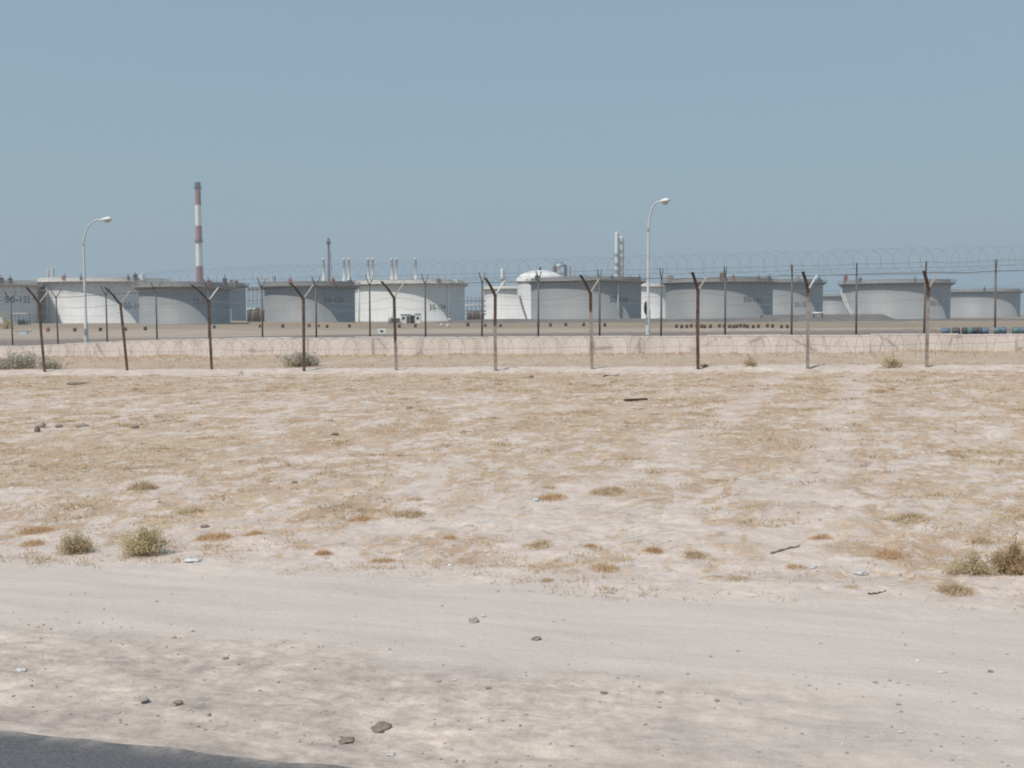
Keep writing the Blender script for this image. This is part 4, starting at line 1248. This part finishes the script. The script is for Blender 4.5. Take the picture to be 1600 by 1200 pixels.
# loose gravel on the shoulder and track, uncountable
pb = [MB(), MB()]
for i in range(2000):
    if i < 800: v = 3.4 + 1.2 * random.random() ** 1.3
    else: v = 3.4 + 22 * random.random() ** 2
    half = 1.6 + v * .6
    u = random.uniform(-half - v * .34, half - v * .1)
    x, y = to_xy(u, v)
    s = random.uniform(.0022, .0060) * (1 + v * .07) * (1.6 if random.random() < .06 else 1)
    z = height(x, y) + s * .25
    a = random.uniform(0, 6.28); c_, s_ = math.cos(a), math.sin(a)
    ex, ey, ez = s * random.uniform(.9, 1.7), s * random.uniform(.7, 1.2), s * random.uniform(.4, .8)
    vs = [(x + c_ * ex, y + s_ * ex, z), (x - s_ * ey, y + c_ * ey, z + ez * .1), (x - c_ * ex, y - s_ * ex, z), (x + s_ * ey, y - c_ * ey, z - ez * .1), (x + c_ * ex * .15, y + s_ * ex * .1, z + ez), (x, y, z - ez)]
    pb[0 if random.random() < .8 else 1].add(vs, [(0, 1, 4), (1, 2, 4), (2, 3, 4), (3, 0, 4), (1, 0, 5), (2, 1, 5), (3, 2, 5), (0, 3, 5)])
o = pb[0].build('gravel', M['stone']); tag(o, 'brown gravel scattered over the track and shoulder', 'gravel', None, 'stuff')
o = pb[1].build('gravel', M['pale_stone']); tag(o, 'pale gravel scattered over the track and shoulder', 'gravel', None, 'stuff')

cl = MB()
for i in range(5200):
    v = 6.2 + 24 * random.random() ** 1.3
    half = 3 + v * .56
    u = random.uniform(-half - v * .33, half - v * .10)
    if mnoise.noise((u * .6, v * .6, 51)) < random.uniform(-.5, .5): continue
    x, y = to_xy(u, v)
    s = random.uniform(.008, .022) * (1.6 if random.random() < .08 else 1) * (1 + v * .02)
    z = height(x, y) - s * .1
    n = 6; vs = []; a0 = random.uniform(0, 6.28); st_ = random.uniform(1.2, 2.2)
    for hh, rr in ((-.25, 1.15), (.32, .82)):
        for k in range(n):
            a = a0 + 6.283 * k / n; q = rr * random.uniform(.75, 1.2) * s
            vs.append((x + q * st_ * math.cos(a), y + q * math.sin(a), z + s * hh * random.uniform(.8, 1.2)))
    vs.append((x, y, z + s * .55))
    cl.add(vs, [(k, (k + 1) % n, n + (k + 1) % n, n + k) for k in range(n)] + [(n + k, n + (k + 1) % n, 2 * n) for k in range(n)])
o = cl.build('sand_clods', simple('sandy_clod_soil', (.50, .42, .35), .25, 5, .95)); tag(o, 'small sandy clods scattered over the field', 'clods', None, 'stuff')

# ------------------------------------------------------------------ air
hb = MB(); hb.box((0, 900, 70), (5900, 6400, 146))
hz = bpy.data.materials.new('dusty_air'); hz.use_nodes = True
nt = hz.node_tree; nt.nodes.clear()
ou = nt.nodes.new('ShaderNodeOutputMaterial'); vo = nt.nodes.new('ShaderNodeVolumePrincipled')
vo.inputs['Color'].default_value = (.62, .745, .87, 1); vo.inputs['Density'].default_value = .00034
vo.inputs['Anisotropy'].default_value = .2
nt.links.new(vo.outputs[0], ou.inputs['Volume'])
ho = hb.build('haze', hz); tag(ho, 'pale dusty haze over the plain', 'haze', None, 'stuff')

# ------------------------------------------------------------------ light
EL, AZ = R(56), R(180 + 44)
w = bpy.data.worlds.new('World'); sc.world = w; w.use_nodes = True
wt = w.node_tree; wt.nodes.clear()
wo = wt.nodes.new('ShaderNodeOutputWorld'); bg = wt.nodes.new('ShaderNodeBackground'); sk = wt.nodes.new('ShaderNodeTexSky')
sk.sky_type = 'NISHITA'; sk.sun_disc = False; sk.sun_elevation = EL; sk.sun_rotation = AZ
sk.air_density = 1.3; sk.dust_density = 2.6; sk.ozone_density = 2.8; sk.altitude = 0
bg.inputs[1].default_value = .115
mx = wt.nodes.new('ShaderNodeMix'); mx.data_type = 'RGBA'; mx.inputs[0].default_value = .66
SKYK = .115
mx.inputs[7].default_value = (.283 / SKYK, .408 / SKYK, .49 / SKYK, 1)
wt.links.new(sk.outputs[0], mx.inputs[6]); wt.links.new(mx.outputs[2], bg.inputs[0]); wt.links.new(bg.outputs[0], wo.inputs[0])
sd = bpy.data.lights.new('sun', 'SUN'); sd.energy = 3.4; sd.angle = R(.53); sd.color = (1, .945, .875)
so = bpy.data.objects.new('sun', sd); COL.objects.link(so)
sdir = Vector((math.sin(AZ) * math.cos(EL), math.cos(AZ) * math.cos(EL), math.sin(EL)))
so.rotation_euler = sdir.to_track_quat('Z', 'Y').to_euler()
so.location = (-20, -20, 60)

sc.view_settings.view_transform = 'Standard'; sc.view_settings.look = 'None'
sc.view_settings.exposure = 0; sc.view_settings.gamma = 1
sc.cycles.volume_bounces = 1
sc.cycles.filter_width = 1.9
